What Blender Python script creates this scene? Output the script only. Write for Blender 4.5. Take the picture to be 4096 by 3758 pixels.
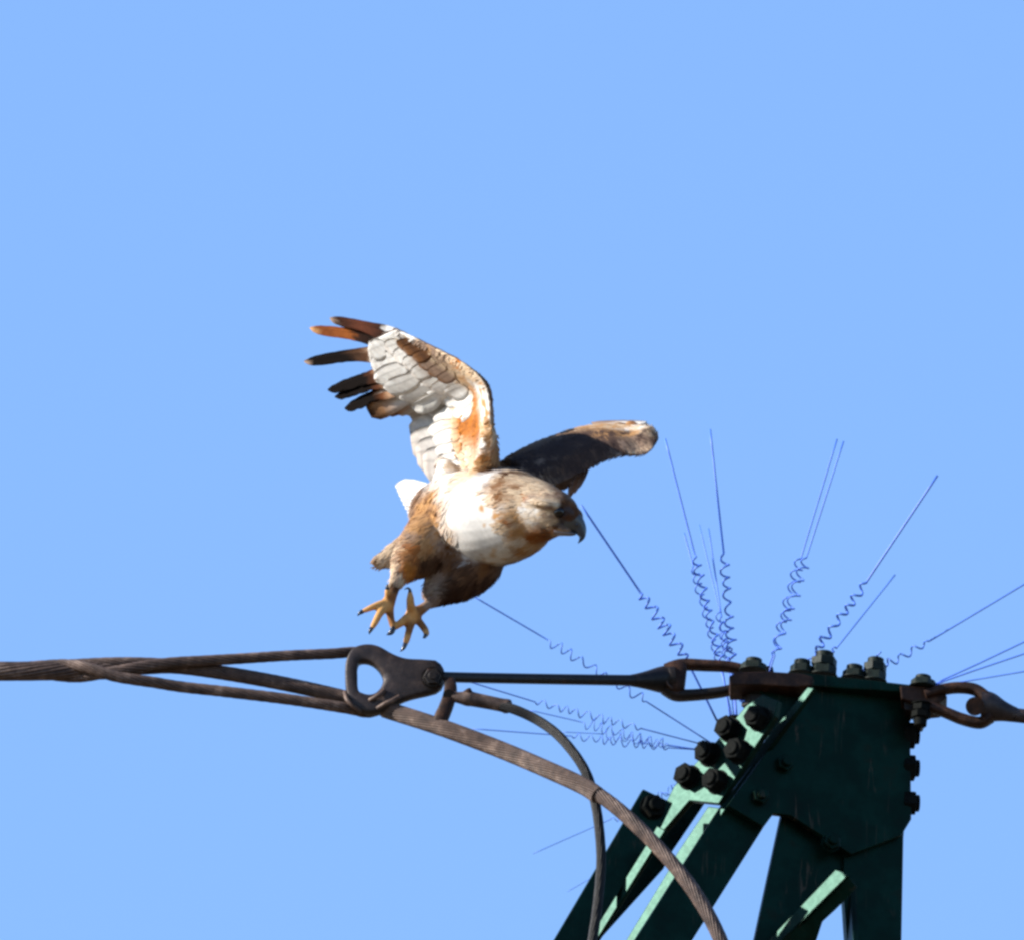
import bpy, bmesh, math, random
import numpy as np
from mathutils import Vector, Matrix, noise
from mathutils.bvhtree import BVHTree

random.seed(7); np.random.seed(7)
for o in list(bpy.data.objects): bpy.data.objects.remove(o)
SC = bpy.context.scene
COL = SC.collection

# ------------------------------------------------------------------ camera
ELEV = math.radians(22.0)
AIM = Vector((0, 0, 19.6)); EYE_Z = 1.6
DH = (AIM.z - EYE_Z) / math.tan(ELEV)
EYE = Vector((0, -DH, EYE_Z))
DIST = (AIM - EYE).length
MM = 0.00035                                   # metres covered by one photo pixel at the tower top
K = MM / DIST
cam = bpy.data.cameras.new('camera'); cam.sensor_width = 36; cam.lens = 36 / (4096 * K)
cam.clip_start = 1; cam.clip_end = 20000
co = bpy.data.objects.new('camera', cam); COL.objects.link(co)
co.location = EYE; co.rotation_euler = (AIM - EYE).to_track_quat('-Z', 'Y').to_euler()
SC.camera = co
FWD = (AIM - EYE).normalized(); RIGHT = Vector((1, 0, 0)); UPV = RIGHT.cross(FWD)

# ------------------------------------------------------------------ sky and sun
SUN_EL = math.radians(27); SUN_AZ = math.radians(-102)      # azimuth from +Y towards +X
SUN = Vector((math.sin(SUN_AZ) * math.cos(SUN_EL), math.cos(SUN_AZ) * math.cos(SUN_EL), math.sin(SUN_EL)))
W = bpy.data.worlds.new('World'); SC.world = W; W.use_nodes = True
nt = W.node_tree; nt.nodes.clear()
sky = nt.nodes.new('ShaderNodeTexSky'); sky.sky_type = 'NISHITA'; sky.sun_disc = False
sky.sun_elevation = SUN_EL; sky.sun_rotation = SUN_AZ
sky.altitude = 1200; sky.air_density = 1.0; sky.dust_density = 0.4; sky.ozone_density = 2.2
tint = nt.nodes.new('ShaderNodeMix'); tint.data_type = 'RGBA'; tint.blend_type = 'MULTIPLY'
tint.inputs['Factor'].default_value = 1.0
tint.inputs[7].default_value = (1.0, 1.125, 1.27, 1)
bg = nt.nodes.new('ShaderNodeBackground'); bg.inputs['Strength'].default_value = 0.10
wo = nt.nodes.new('ShaderNodeOutputWorld')
nt.links.new(sky.outputs[0], tint.inputs[6]); nt.links.new(tint.outputs[2], bg.inputs['Color']); nt.links.new(bg.outputs[0], wo.inputs[0])
sl = bpy.data.lights.new('sun', 'SUN'); sl.energy = 5.0; sl.angle = math.radians(0.53); sl.color = (1.0, 0.93, 0.83)
so = bpy.data.objects.new('sun', sl); COL.objects.link(so)
so.rotation_euler = (-SUN).to_track_quat('-Z', 'Y').to_euler(); so.location = (-6, 0, 24)
vs = SC.view_settings
SC.display_settings.display_device = 'sRGB'
vs.view_transform = 'Standard'; vs.look = 'None'; vs.gamma = 1; vs.exposure = 1.33; vs.use_curve_mapping = False
SC.render.film_transparent = False
SC.cycles.filter_width = 2.8

# ------------------------------------------------------------------ placing helpers
def ray(px, py):
    return (FWD + RIGHT * ((px - 2048) * K) + UPV * ((1879 - py) * K))
YOFF = 0.0
def at(px, py, Y=0.0):
    Y = Y + YOFF; d = ray(px, py); t = (Y - EYE.y) / d.y
    return EYE + d * t
def at_plane(px, py, p, n):
    d = ray(px, py); t = (p - EYE).dot(n) / d.dot(n)
    return EYE + d * t
def catmull(P, n):
    P = [np.array(p, float) for p in P]
    Q = [2 * P[0] - P[1]] + P + [2 * P[-1] - P[-2]]
    out = []
    for i in range(1, len(Q) - 2):
        for k in range(n):
            t = k / n
            a, b, c, d = Q[i - 1], Q[i], Q[i + 1], Q[i + 2]
            out.append(0.5 * (2 * b + (c - a) * t + (2 * a - 5 * b + 4 * c - d) * t * t + (3 * b - a - 3 * c + d) * t ** 3))
    out.append(P[-1]); return out
def frames(pts):
    pts = [Vector(p[:3]) for p in pts]; n = len(pts)
    T = [(pts[min(i + 1, n - 1)] - pts[max(i - 1, 0)]).normalized() for i in range(n)]
    u = T[0].orthogonal().normalized(); F = []
    for i in range(n):
        u = (u - T[i] * u.dot(T[i])).normalized()
        F.append((pts[i], T[i], u, T[i].cross(u)))
    return F
def new_obj(name, me, mat=None, parent=None):
    o = bpy.data.objects.new(name, me); COL.objects.link(o)
    if mat is not None: me.materials.append(mat)
    if parent is not None: o.parent = parent; o.matrix_parent_inverse = parent.matrix_world.inverted()
    return o
def from_bm(name, bm, mat=None, parent=None, smooth=False, angle=None):
    me = bpy.data.meshes.new(name); bmesh.ops.recalc_face_normals(bm, faces=bm.faces)
    bm.to_mesh(me); bm.free()
    if smooth:
        me.polygons.foreach_set('use_smooth', [True] * len(me.polygons))
        if angle: me.set_sharp_from_angle(angle=math.radians(angle))
    return new_obj(name, me, mat, parent)
def empty(name, loc, label, cat, group=None):
    o = bpy.data.objects.new(name, None); COL.objects.link(o); o.location = loc; o.empty_display_size = 0.02
    o['label'] = label; o['category'] = cat
    if group: o['group'] = group
    bpy.context.view_layer.update()
    return o
def tag(o, label, cat, group=None):
    o['label'] = label; o['category'] = cat
    if group: o['group'] = group
    return o
def tube(bm, pts, rad, sides=12, cap=True):
    """tube through 3-D points; rad is a number or a list"""
    F = frames(pts); rings = []
    for i, (p, t, u, v) in enumerate(F):
        r = rad if not hasattr(rad, '__len__') else rad[i]
        rings.append([bm.verts.new(p + (u * math.cos(2 * math.pi * k / sides) + v * math.sin(2 * math.pi * k / sides)) * r) for k in range(sides)])
    for a, b in zip(rings, rings[1:]):
        for k in range(sides):
            bm.faces.new((a[k], a[(k + 1) % sides], b[(k + 1) % sides], b[k]))
    if cap:
        bm.faces.new(rings[0][::-1]); bm.faces.new(rings[-1])
def stranded(bm, pts, R, n, pitch, hand=1, core=True):
    """laid cable: n outer wires twisted round the path"""
    F = frames(pts); s = 0; rs = R * math.sin(math.pi / n) / (1 + math.sin(math.pi / n)) * 1.12
    acc = [0]
    for i in range(1, len(F)): acc.append(acc[-1] + (F[i][0] - F[i - 1][0]).length)
    for k in range(n):
        P = []
        for (p, t, u, v), s in zip(F, acc):
            a = hand * 2 * math.pi * s / pitch + 2 * math.pi * k / n
            P.append(p + (u * math.cos(a) + v * math.sin(a)) * (R - rs))
        tube(bm, P, rs, 7)
    if core: tube(bm, pts, (R - rs) * 0.99, 12)

# ------------------------------------------------------------------ materials
def mat(name, rough=0.5, metal=0.0, spec=0.5):
    m = bpy.data.materials.new(name); m.use_nodes = True
    b = m.node_tree.nodes['Principled BSDF']
    b.inputs['Roughness'].default_value = rough; b.inputs['Metallic'].default_value = metal
    b.inputs['Specular IOR Level'].default_value = spec
    return m, m.node_tree, b
def ramp(t, stops):
    r = t.nodes.new('ShaderNodeValToRGB'); e = r.color_ramp.elements
    while len(e) < len(stops): e.new(0.5)
    for k, (p, c) in enumerate(stops): e[k].position = p; e[k].color = (*c, 1)
    return r
def worn(name, stops, scale=40, rough=(0.4, 0.6), metal=0.0, bump=0.3, bscale=400, spec=0.5, detail=8, stretch=(1, 1, 1)):
    m, t, b = mat(name, 0.5, metal, spec)
    tc = t.nodes.new('ShaderNodeTexCoord'); mp = t.nodes.new('ShaderNodeMapping'); mp.inputs['Scale'].default_value = stretch
    t.links.new(tc.outputs['Object'], mp.inputs[0])
    n = t.nodes.new('ShaderNodeTexNoise'); n.inputs['Scale'].default_value = scale; n.inputs['Detail'].default_value = detail; n.inputs['Roughness'].default_value = 0.62
    t.links.new(mp.outputs[0], n.inputs['Vector'])
    r = ramp(t, stops); t.links.new(n.outputs['Fac'], r.inputs[0]); t.links.new(r.outputs[0], b.inputs['Base Color'])
    n2 = t.nodes.new('ShaderNodeTexNoise'); n2.inputs['Scale'].default_value = bscale; n2.inputs['Detail'].default_value = 6
    t.links.new(mp.outputs[0], n2.inputs['Vector'])
    mr = t.nodes.new('ShaderNodeMapRange'); mr.inputs['From Min'].default_value = .3; mr.inputs['From Max'].default_value = .7
    mr.inputs['To Min'].default_value = rough[0]; mr.inputs['To Max'].default_value = rough[1]
    t.links.new(n2.outputs['Fac'], mr.inputs[0]); t.links.new(mr.outputs[0], b.inputs['Roughness'])
    bp = t.nodes.new('ShaderNodeBump'); bp.inputs['Strength'].default_value = bump; bp.inputs['Distance'].default_value = 0.0006
    t.links.new(n2.outputs['Fac'], bp.inputs['Height']); t.links.new(bp.outputs[0], b.inputs['Normal'])
    return m
M_GREEN = worn('green_paint', [(.30, (.003, .002, .0015)), (.46, (.0018, .005, .0035)), (.60, (.0025, .011, .0082)), (.74, (.008, .004, .002))], 20, (.37, .41), 0, .01, 160, .115)
M_GREEN.node_tree.nodes['Principled BSDF'].inputs['Specular Tint'].default_value = (.24, .92, .70, 1)
def scratched(m):
    t = m.node_tree; b = t.nodes['Principled BSDF']; src = b.inputs['Base Color'].links[0].from_socket
    tc = t.nodes.new('ShaderNodeTexCoord'); mp = t.nodes.new('ShaderNodeMapping'); mp.inputs['Scale'].default_value = (26, 26, 2.2); mp.inputs['Rotation'].default_value = (0, .25, 0)
    t.links.new(tc.outputs['Object'], mp.inputs[0])
    n = t.nodes.new('ShaderNodeTexNoise'); n.inputs['Scale'].default_value = 1.6; n.inputs['Detail'].default_value = 5; n.inputs['Distortion'].default_value = .7
    t.links.new(mp.outputs[0], n.inputs['Vector'])
    r = ramp(t, [(.485, (0, 0, 0)), (.5, (1, 1, 1)), (.515, (0, 0, 0))]); t.links.new(n.outputs['Fac'], r.inputs[0])
    n2 = t.nodes.new('ShaderNodeTexNoise'); n2.inputs['Scale'].default_value = 18; t.links.new(tc.outputs['Object'], n2.inputs['Vector'])
    r2 = ramp(t, [(.5, (0, 0, 0)), (.68, (1, 1, 1))]); t.links.new(n2.outputs['Fac'], r2.inputs[0])
    mu = t.nodes.new('ShaderNodeMath'); mu.operation = 'MULTIPLY'; t.links.new(r.outputs[0], mu.inputs[0]); t.links.new(r2.outputs[0], mu.inputs[1])
    mx = t.nodes.new('ShaderNodeMix'); mx.data_type = 'RGBA'; mx.inputs[7].default_value = (.05, .034, .026, 1)
    t.links.new(mu.outputs[0], mx.inputs['Factor']); t.links.new(src, mx.inputs[6]); t.links.new(mx.outputs[2], b.inputs['Base Color'])
scratched(M_GREEN)
M_NUT = worn('dark_nut_steel', [(.35, (.002, .0025, .0025)), (.6, (.004, .005, .0045)), (.75, (.012, .008, .005))], 120, (.7, .85), 0, .3, 500, .05)
M_NUTG = worn('grey_green_nut', [(.35, (.004, .007, .006)), (.55, (.009, .016, .013)), (.75, (.02, .015, .011))], 90, (.5, .7), 0, .4, 500, .12)
M_RUST = worn('rusty_brown_steel', [(.32, (.006, .0025, .002)), (.52, (.022, .009, .005)), (.7, (.06, .026, .013))], 60, (.5, .75), .1, .6, 420, .2)
M_ROD = worn('dark_rod_steel', [(.35, (.006, .005, .005)), (.6, (.014, .010, .009)), (.75, (.05, .018, .01))], 50, (.4, .62), .1, .4, 420, .2)
M_THIM = worn('weathered_clevis_steel', [(.34, (.011, .008, .009)), (.55, (.026, .018, .017)), (.72, (.055, .038, .032))], 55, (.42, .62), .2, .45, 380, .3)
M_CABLE = worn('weathered_cable_wire', [(.32, (.026, .016, .013)), (.55, (.072, .046, .036)), (.72, (.17, .12, .095))], 55, (.5, .7), .1, .4, 420, .3)
M_DARKC = worn('black_jumper_sheath', [(.35, (.003, .0035, .005)), (.6, (.007, .007, .0075)), (.75, (.03, .022, .016))], 40, (.45, .6), 0, .3, 420, .15)
M_WIRE = worn('blue_grey_spike_wire', [(.35, (.03, .10, .46)), (.7, (.05, .15, .60))], 30, (.5, .6), 0, .05, 200)

def feather_mat(name, bumpy):
    m, t, b = mat(name, 0.88, 0, 0.07)
    a = t.nodes.new('ShaderNodeVertexColor'); a.layer_name = 'tone'
    tc = t.nodes.new('ShaderNodeTexCoord')
    n = t.nodes.new('ShaderNodeTexNoise'); n.inputs['Scale'].default_value = 180; n.inputs['Detail'].default_value = 6
    t.links.new(tc.outputs['Object'], n.inputs['Vector'])
    mr = t.nodes.new('ShaderNodeMapRange'); mr.inputs['From Min'].default_value = .3; mr.inputs['From Max'].default_value = .7
    mr.inputs['To Min'].default_value = .56; mr.inputs['To Max'].default_value = .67
    t.links.new(n.outputs['Fac'], mr.inputs[0])
    mx = t.nodes.new('ShaderNodeVectorMath'); mx.operation = 'SCALE'
    t.links.new(a.outputs['Color'], mx.inputs[0]); t.links.new(mr.outputs[0], mx.inputs['Scale'])
    t.links.new(mx.outputs[0], b.inputs['Base Color'])
    bp = t.nodes.new('ShaderNodeBump'); bp.inputs['Strength'].default_value = bumpy; bp.inputs['Distance'].default_value = 0.001
    n3 = t.nodes.new('ShaderNodeTexNoise'); n3.inputs['Scale'].default_value = 420; n3.inputs['Detail'].default_value = 4
    t.links.new(tc.outputs['Object'], n3.inputs['Vector']); t.links.new(n3.outputs['Fac'], bp.inputs['Height']); t.links.new(bp.outputs[0], b.inputs['Normal'])
    tr = t.nodes.new('ShaderNodeBsdfTranslucent'); t.links.new(mx.outputs[0], tr.inputs['Color'])
    ms = t.nodes.new('ShaderNodeMixShader'); ms.inputs[0].default_value = 0.26
    out = t.nodes['Material Output']
    t.links.new(b.outputs[0], ms.inputs[1]); t.links.new(tr.outputs[0], ms.inputs[2]); t.links.new(ms.outputs[0], out.inputs[0])
    return m
M_PLUME = feather_mat('plumage', 0.2)
M_BODY = feather_mat('skin_and_down', 0.10)
M_BEAK, _t, _b = mat('horn', 0.32, 0, 0.5)
_a = _t.nodes.new('ShaderNodeVertexColor'); _a.layer_name = 'tone'; _t.links.new(_a.outputs[0], _b.inputs['Base Color'])
M_EYE, _t, _b = mat('wet_eye', 0.06, 0, 0.35); _b.inputs['Base Color'].default_value = (.004, .002, .0015, 1)
M_CLAW, _t, _b = mat('claw_horn', 0.3, 0, 0.5); _b.inputs['Base Color'].default_value = (.012, .012, .016, 1)

# ------------------------------------------------------------------ ground far below
gm = worn('dry_grassland', [(.3, (.06, .04, .02)), (.55, (.12, .082, .042)), (.75, (.18, .13, .07))], .02, (.8, .95), 0, .2, 2)
bm = bmesh.new(); bmesh.ops.create_grid(bm, x_segments=8, y_segments=8, size=6000)
g = from_bm('ground', bm, gm); g['kind'] = 'structure'

# ================================================================== PYLON TOP
NF = Vector((.32, -.95, 0)).normalized()            # face turned to the camera and off the sun
NL = (SUN - FWD).normalized()                       # sides that catch the sun's glint
NM = Vector((-.93, -.30, .05)).normalized()
P_FRONT = at(3300, 3000, 0.0)
pylon = empty('steel_pylon_top', at(3300, 3758, 0.08), 'dark green bolted steel top of a pylon with two splayed legs', 'pylon')
def plate(name, px, p, n, th, m=M_GREEN, parent=None, bev=0.0012, off=0.0):
    bm = bmesh.new()
    vs_ = [bm.verts.new(at_plane(x, y, p, n) + n * off) for x, y in px]
    f = bm.faces.new(vs_)
    r = bmesh.ops.extrude_face_region(bm, geom=[f])
    for v in [e for e in r['geom'] if isinstance(e, bmesh.types.BMVert)]: v.co -= n * th
    bmesh.ops.recalc_face_normals(bm, faces=bm.faces)
    if bev: bmesh.ops.bevel(bm, geom=list(bm.edges), offset=bev, segments=2, affect='EDGES', profile=.6)
    return from_bm(name, bm, m, parent)
def ext(a, b, y):                                   # continue the line a-b down to picture row y
    return (a[0] + (b[0] - a[0]) * (y - a[1]) / (b[1] - a[1]), y)
LOW = 5200
# left leg: front flange, sunlit flange
plate('leg_flange', [(3215, 2790), (3400, 2790), (3090, 3256), ext((3090, 3256), (2773, 3758), LOW), ext((2885, 3222), (2541, 3758), LOW), (2885, 3222)], P_FRONT, NF, .010, parent=pylon, off=-.012)
PL = at_plane(2882, 3222, P_FRONT, NF)
o = plate('leg_flange', [(2815, 3213), (2884, 3222), ext((2884, 3222), (2541, 3758), LOW), ext((2655, 3470), (2481, 3757), LOW), (2655, 3470), (2690, 3400)], PL, NL, .009, parent=pylon, off=-.010)
o['label'] = 'sunlit pale green flange of the left leg'
# second, rear leg on the left: dark flange, lit edge strip, dark return
P2 = at_plane(2640, 3300, P_FRONT, NF) + Vector((0, .035, 0))
plate('leg_flange', [(2573, 3153), (2692, 3209), (2648, 3300), (2604, 3360), ext((2604, 3360), (2385, 3710), LOW), ext((2573, 3153), (2216, 3758), LOW)], P2, NF, .009, parent=pylon)
P2b = at_plane(2604, 3345, P2, NF)
plate('flange_strip', [(2628, 3300), (2660, 3318), ext((2645, 3330), (2402, 3722), LOW), ext((2606, 3350), (2382, 3708), LOW), (2600, 3352)], P2b + NL * .03, NL, .007, parent=pylon)
P2c = at_plane(2757, 3203, P_FRONT, NF) + Vector((0, .17, 0))
plate('leg_flange', [(2752, 3195), (2822, 3208), (2690, 3402), (2655, 3472), (2398, 3757), (1560, LOW), (1490, LOW), (2378, 3757), (2402, 3718)], P2c, Vector((.42, -.90, 0)).normalized(), .008, parent=pylon)
# plate with the six nuts
PN = at_plane(2880, 3050, P_FRONT, NF) + Vector((0, .012, 0))
o = plate('bolted_side_plate', [(3050, 2775), (3112, 2800), (3100, 2862), (2874, 3212), (2757, 3200), (2640, 3336), (2606, 3318), (2696, 3142), (2862, 2965), (2985, 2818)], PN, NL, .010, parent=pylon)
o['label'] = 'sunlit pale green side plate carrying six dark nuts'
# edge strip of the front plate, the front plate itself
PE = at_plane(3240, 2750, P_FRONT, NF)
plate('edge_strip', [(3236, 2748), (3262, 2752), (2905, 3232), (2874, 3218), (3085, 2935)], at_plane(3060, 2990, P_FRONT, NF), NL, .008, parent=pylon, off=.003)
plate('front_plate', [(3254, 2742), (3634, 2768), (3640, 3280), (3600, 3345), (3400, 3420), (3157, 3264), (3090, 3256), (3050, 3310), (2905, 3224)], P_FRONT, NF, .011, parent=pylon, off=.006)
# dark gusset between side plate and front plate
plate('gusset', [(3052, 2722), (3250, 2738), (3246, 2760), (3092, 2968), (3118, 2810), (3084, 2770)], P_FRONT, Vector((.45, -.89, 0)).normalized(), .009, parent=pylon, off=-.02)
# third member and right leg
plate('leg_flange', [(3150, 3200), (3420, 3250), (3420, 3440), (3345, 3485), (3262, 3758), (2960, LOW), (2700, LOW), (3030, 3758)], P_FRONT, NF, .010, parent=pylon, off=-.016)
plate('leg_flange', [(3390, 3250), (3630, 3250), (3622, 3340), ext((3622, 3340), (3614, 3758), LOW), ext((3384, 3589), (3397, 3758), LOW), (3380, 3540)], P_FRONT, NF, .010, parent=pylon, off=-.008)
o = plate('leg_flange', [(3350, 3435), (3376, 3425), (3386, 3589), ext((3386, 3589), (3397, 3758), LOW), ext((3342, 3634), (3351, 3758), LOW), (3340, 3500)], at_plane(3388, 3600, P_FRONT, NF), NM, .008, parent=pylon, off=-.006)
# diagonal brace
PB = at_plane(3360, 3490, P_FRONT, NF) + Vector((0, -.09, 0))
brace_n = (NL + Vector((.03, 0, .02))).normalized()
o = plate('brace_flange', [(3342, 3482), (3388, 3496), ext((3388, 3496), (3119, 3758), LOW), ext((3342, 3482), (3079, 3758), LOW)], PB, brace_n, .006, parent=pylon)
o['label'] = 'sunlit pale flange of the short diagonal brace'
plate('brace_flange', [(3390, 3497), (3428, 3545), (3386, 3592), (3342, 3636), (3290, 3684), ext((3290, 3684), (3266, 3758), LOW), ext((3390, 3497), (3121, 3758), LOW)], PB, Vector((.10, -.90, -.42)).normalized(), .006, parent=pylon)
# top plate and lugs
def slab(name, px, Y0, Y1, m, parent, bev=.002):
    bm = bmesh.new()
    A = [bm.verts.new(at(x, y, Y0 + (x - 3300) * MM * .2)) for x, y in px]; Bv = [bm.verts.new(v.co + Vector((0, Y1 - Y0, 0))) for v in A]
    n = len(px); bm.faces.new(A); bm.faces.new(Bv[::-1])
    for i in range(n): bm.faces.new((A[i], Bv[i], Bv[(i + 1) % n], A[(i + 1) % n]))
    bmesh.ops.recalc_face_normals(bm, faces=bm.faces)
    bmesh.ops.bevel(bm, geom=list(bm.edges), offset=bev, segments=2, affect='EDGES', profile=.6)
    return from_bm(name, bm, m, parent)
slab('top_plate', [(3150, 2684), (3260, 2692), (3650, 2736), (3648, 2766), (3400, 2752), (3240, 2740), (3150, 2722)], -.022, .09, M_GREEN, pylon)
o = slab('lug', [(2916, 2700), (2950, 2684), (3080, 2682), (3200, 2690), (3252, 2702), (3244, 2738), (3180, 2744), (3040, 2734), (2920, 2736)], -.030, .03, M_RUST, pylon)
o['label'] = 'rusty lug holding the left shackle'
slab('lug', [(3600, 2738), (3700, 2742), (3775, 2760), (3790, 2785), (3760, 2806), (3700, 2812), (3640, 2800), (3606, 2790)], -.03, .03, M_RUST, pylon)
slab('lug_bracket', [(3615, 2790), (3720, 2800), (3708, 2850), (3690, 2890), (3672, 2886), (3650, 2840), (3618, 2835)], -.02, .015, M_ROD, pylon)

def hexbolt(name, base, axis, R, h, r, th, m, parent, dome=True, spin=0.3, nuts=1, washer=True):
    """nut(s) on a washer with the threaded end standing out; base on the plate, axis out of it"""
    axis = axis.normalized(); u = axis.orthogonal().normalized(); v = axis.cross(u)
    bm = bmesh.new()
    def prism(n, R0, z0, z1, ch, sp):
        zs = [(z0, R0 * (1 - ch)), (z0 + R0 * ch * .6, R0), (z1 - R0 * ch * .6, R0), (z1, R0 * (1 - ch))]
        rings = [[bm.verts.new(base + axis * z + (u * math.cos(2 * math.pi * k / n + sp) + v * math.sin(2 * math.pi * k / n + sp)) * q) for k in range(n)] for z, q in zs]
        for a, b in zip(rings, rings[1:]):
            for k in range(n): bm.faces.new((a[k], a[(k + 1) % n], b[(k + 1) % n], b[k]))
        bm.faces.new(rings[0][::-1]); bm.faces.new(rings[-1])
    z = 0
    if washer: prism(20, R * 1.1, 0, h * .14, .02, 0); z = h * .14
    for q in range(nuts):
        prism(6, R, z, z + h, .09, spin + q * .4); z += h
    o = from_bm(name, bm, m, parent, True, 30)
    bm = bmesh.new(); prism(14, r, z - h * .2, z + th, .12, 0)
    from_bm('threaded_end', bm, m, o, True, 30)
    return o
for i, (x, y) in enumerate([(3026, 2866), (2908, 2910), (2827, 3008), (2946, 2998), (2745, 3100), (2857, 3118)]):
    b = at_plane(x + 14, y + 8, PN, NL)
    hexbolt('nut', b, NL, .0165, .016, .0105, .004, M_NUT, pylon, spin=.2 + i * .37)
b = at_plane(2610, 3228, P2, NF); hexbolt('nut', b, NF, .017, .010, .009, .009, M_NUT, pylon, spin=.5)
b = at_plane(2556, 3228, P2, NF)
for x, y in ((3130, 3062), (3032, 3192), (3316, 3376)):
    b = at_plane(x, y, P_FRONT, NF) + NF * .006
    hexbolt('nut', b, NF, .0125, .010, .007, .007, M_GREEN, pylon, spin=x * .01)
o = None
for y in (2938, 3068, 3208):                        # bolts standing out on the right edge
    hexbolt('nut', at(3612, y, .045), Vector((1, .12, .0)), .0185, .017, .012, .006, M_NUT, pylon, spin=y * .01, washer=False)
Z = Vector((0, 0, 1)); TOPA = Vector((.08, -.03, 1)).normalized()
def topbolt(x, y, R, h, r, th, nuts=1, Y=.02, m=M_NUTG):
    return hexbolt('nut', at(x, y, Y), TOPA, R, h, r, th, m, pylon, nuts=nuts, spin=.15)
topbolt(3012, 2682, .018, .010, .0115, .007, Y=-.01)
topbolt(3205, 2694, .0165, .011, .0115, .008, Y=.03)
topbolt(3292, 2702, .0185, .0125, .0125, .009, 2, Y=.03)
topbolt(3415, 2712, .0165, .010, .0115, .008, Y=.03)
topbolt(3496, 2724, .0165, .0125, .0115, .008, 2, Y=.03)
topbolt(3690, 2744, .017, .009, .011, .006, Y=.0)
# bolt hanging below the left lug
hexbolt('nut', at(3028, 2738, -.005), -TOPA, .0195, .016, .0125, .020, M_ROD, pylon, nuts=2)
hexbolt('nut', at(3688, 2812, -.005), -TOPA, .0135, .010, .009, .012, M_NUT, pylon, nuts=2)
bm = bmesh.new(); tube(bm, [at(2958, 2800, -.01), at(3010, 2803, -.012)], .0018, 8)
from_bm('cotter_pin', bm, M_WIRE, pylon, True)

# ================================================================== ROD, FORK, THIMBLE, SHACKLE
def tubepx(name, P, m, parent=None, sides=14, n=6, smooth=True):
    """P rows: px, py, Y, radius in photo pixels"""
    Q = catmull([(*at(p[0], p[1], p[2]), p[3] * MM) for p in P], n)
    bm = bmesh.new(); tube(bm, [q[:3] for q in Q], [max(q[3], .0003) for q in Q], sides)
    return from_bm(name, bm, m, parent, True, 50)
YR = .016
rod = empty('tension_rod', at(2400, 2715, YR), 'long dark iron rod with a forked end joining thimble to pylon', 'rod')
tubepx('shaft', [(1765, 2703, -.274, 21), (1800, 2706, -.264, 21), (2100, 2712, -.168, 21), (2480, 2718, -.045, 22), (2530, 2719, -.028, 25), (2590, 2718, -.008, 38), (2650, 2716, YR - .004, 55), (2690, 2716, YR, 62)], M_ROD, rod)
def bar_loft(name, rows, m, parent):
    """rows: px, py, Y, half height px, half depth px; rounded rectangle sections"""
    Q = catmull([(*at(r[0], r[1], r[2]), r[3] * MM, r[4] * MM) for r in rows], 5)
    bm = bmesh.new(); rings = []
    F = frames([q[:3] for q in Q])
    for q, (p, t, u, v) in zip(Q, F):
        d = Vector((0, 1, 0)); d = (d - t * d.dot(t)).normalized(); w = t.cross(d)
        ring = []
        for k in range(16):
            a = 2 * math.pi * k / 16; c, s = math.cos(a), math.sin(a)
            e = .55
            ring.append(bm.verts.new(p + w * q[3] * math.copysign(abs(c) ** e, c) + d * q[4] * math.copysign(abs(s) ** e, s)))
        rings.append(ring)
    for a, b in zip(rings, rings[1:]):
        for k in range(16): bm.faces.new((a[k], a[(k + 1) % 16], b[(k + 1) % 16], b[k]))
    bm.faces.new(rings[0][::-1]); bm.faces.new(rings[-1])
    return from_bm(name, bm, m, parent, True, 45)
bar_loft('socket', [(2655, 2714, YR, 58, 44), (2690, 2714, YR, 72, 48), (2722, 2716, YR, 72, 48), (2742, 2718, YR, 60, 44)], M_RUST, rod)
bar_loft('prong', [(2660, 2690, YR, 20, 34), (2690, 2668, YR, 22, 34), (2735, 2656, YR, 20, 32), (2820, 2659, YR, 19, 32), (2910, 2664, YR, 18, 32), (2985, 2680, YR, 19, 30)], M_RUST, rod)
bar_loft('prong', [(2655, 2752, YR, 20, 34), (2700, 2776, YR, 21, 34), (2760, 2778, YR, 19, 32), (2860, 2769, YR, 18, 32), (2930, 2756, YR, 18, 30), (3000, 2736, YR, 18, 30)], M_ROD, rod)
bm = bmesh.new(); tube(bm, [at(2668, 2690, YR - .0175), at(2664, 2720, YR - .019), at(2672, 2735, YR - .018), at(2690, 2752, YR - .0172)], .0016, 8)
from_bm('split_pin', bm, M_CABLE, rod, True)

sh = empty('shackle', at(3900, 2790, 0.0), 'rusty shackle with a pin at the right side of the pylon top', 'shackle')
bar_loft('bow_arm', [(3700, 2778, 0, 18, 28), (3760, 2758, 0, 19, 30), (3830, 2748, 0, 19, 30), (3900, 2756, 0, 20, 32), (3945, 2790, 0, 24, 36)], M_RUST, sh)
bar_loft('bow_arm', [(3715, 2822, 0, 18, 28), (3780, 2846, 0, 19, 30), (3850, 2874, 0, 20, 30), (3920, 2888, 0, 20, 32), (3960, 2862, 0, 26, 38)], M_RUST, sh)
tubepx('socket', [(3925, 2825, .004, 68), (3960, 2828, .004, 62), (4010, 2842, .004, 42), (4060, 2856, .004, 31), (4100, 2862, .004, 29), (4700, 2930, .004, 29)], M_THIM, sh, 18)
bm = bmesh.new(); tube(bm, [at(3900, 2822, -.030), at(3900, 2822, .035)], 38 * MM, 18); from_bm('pin', bm, M_RUST, sh, True, 40)

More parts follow.
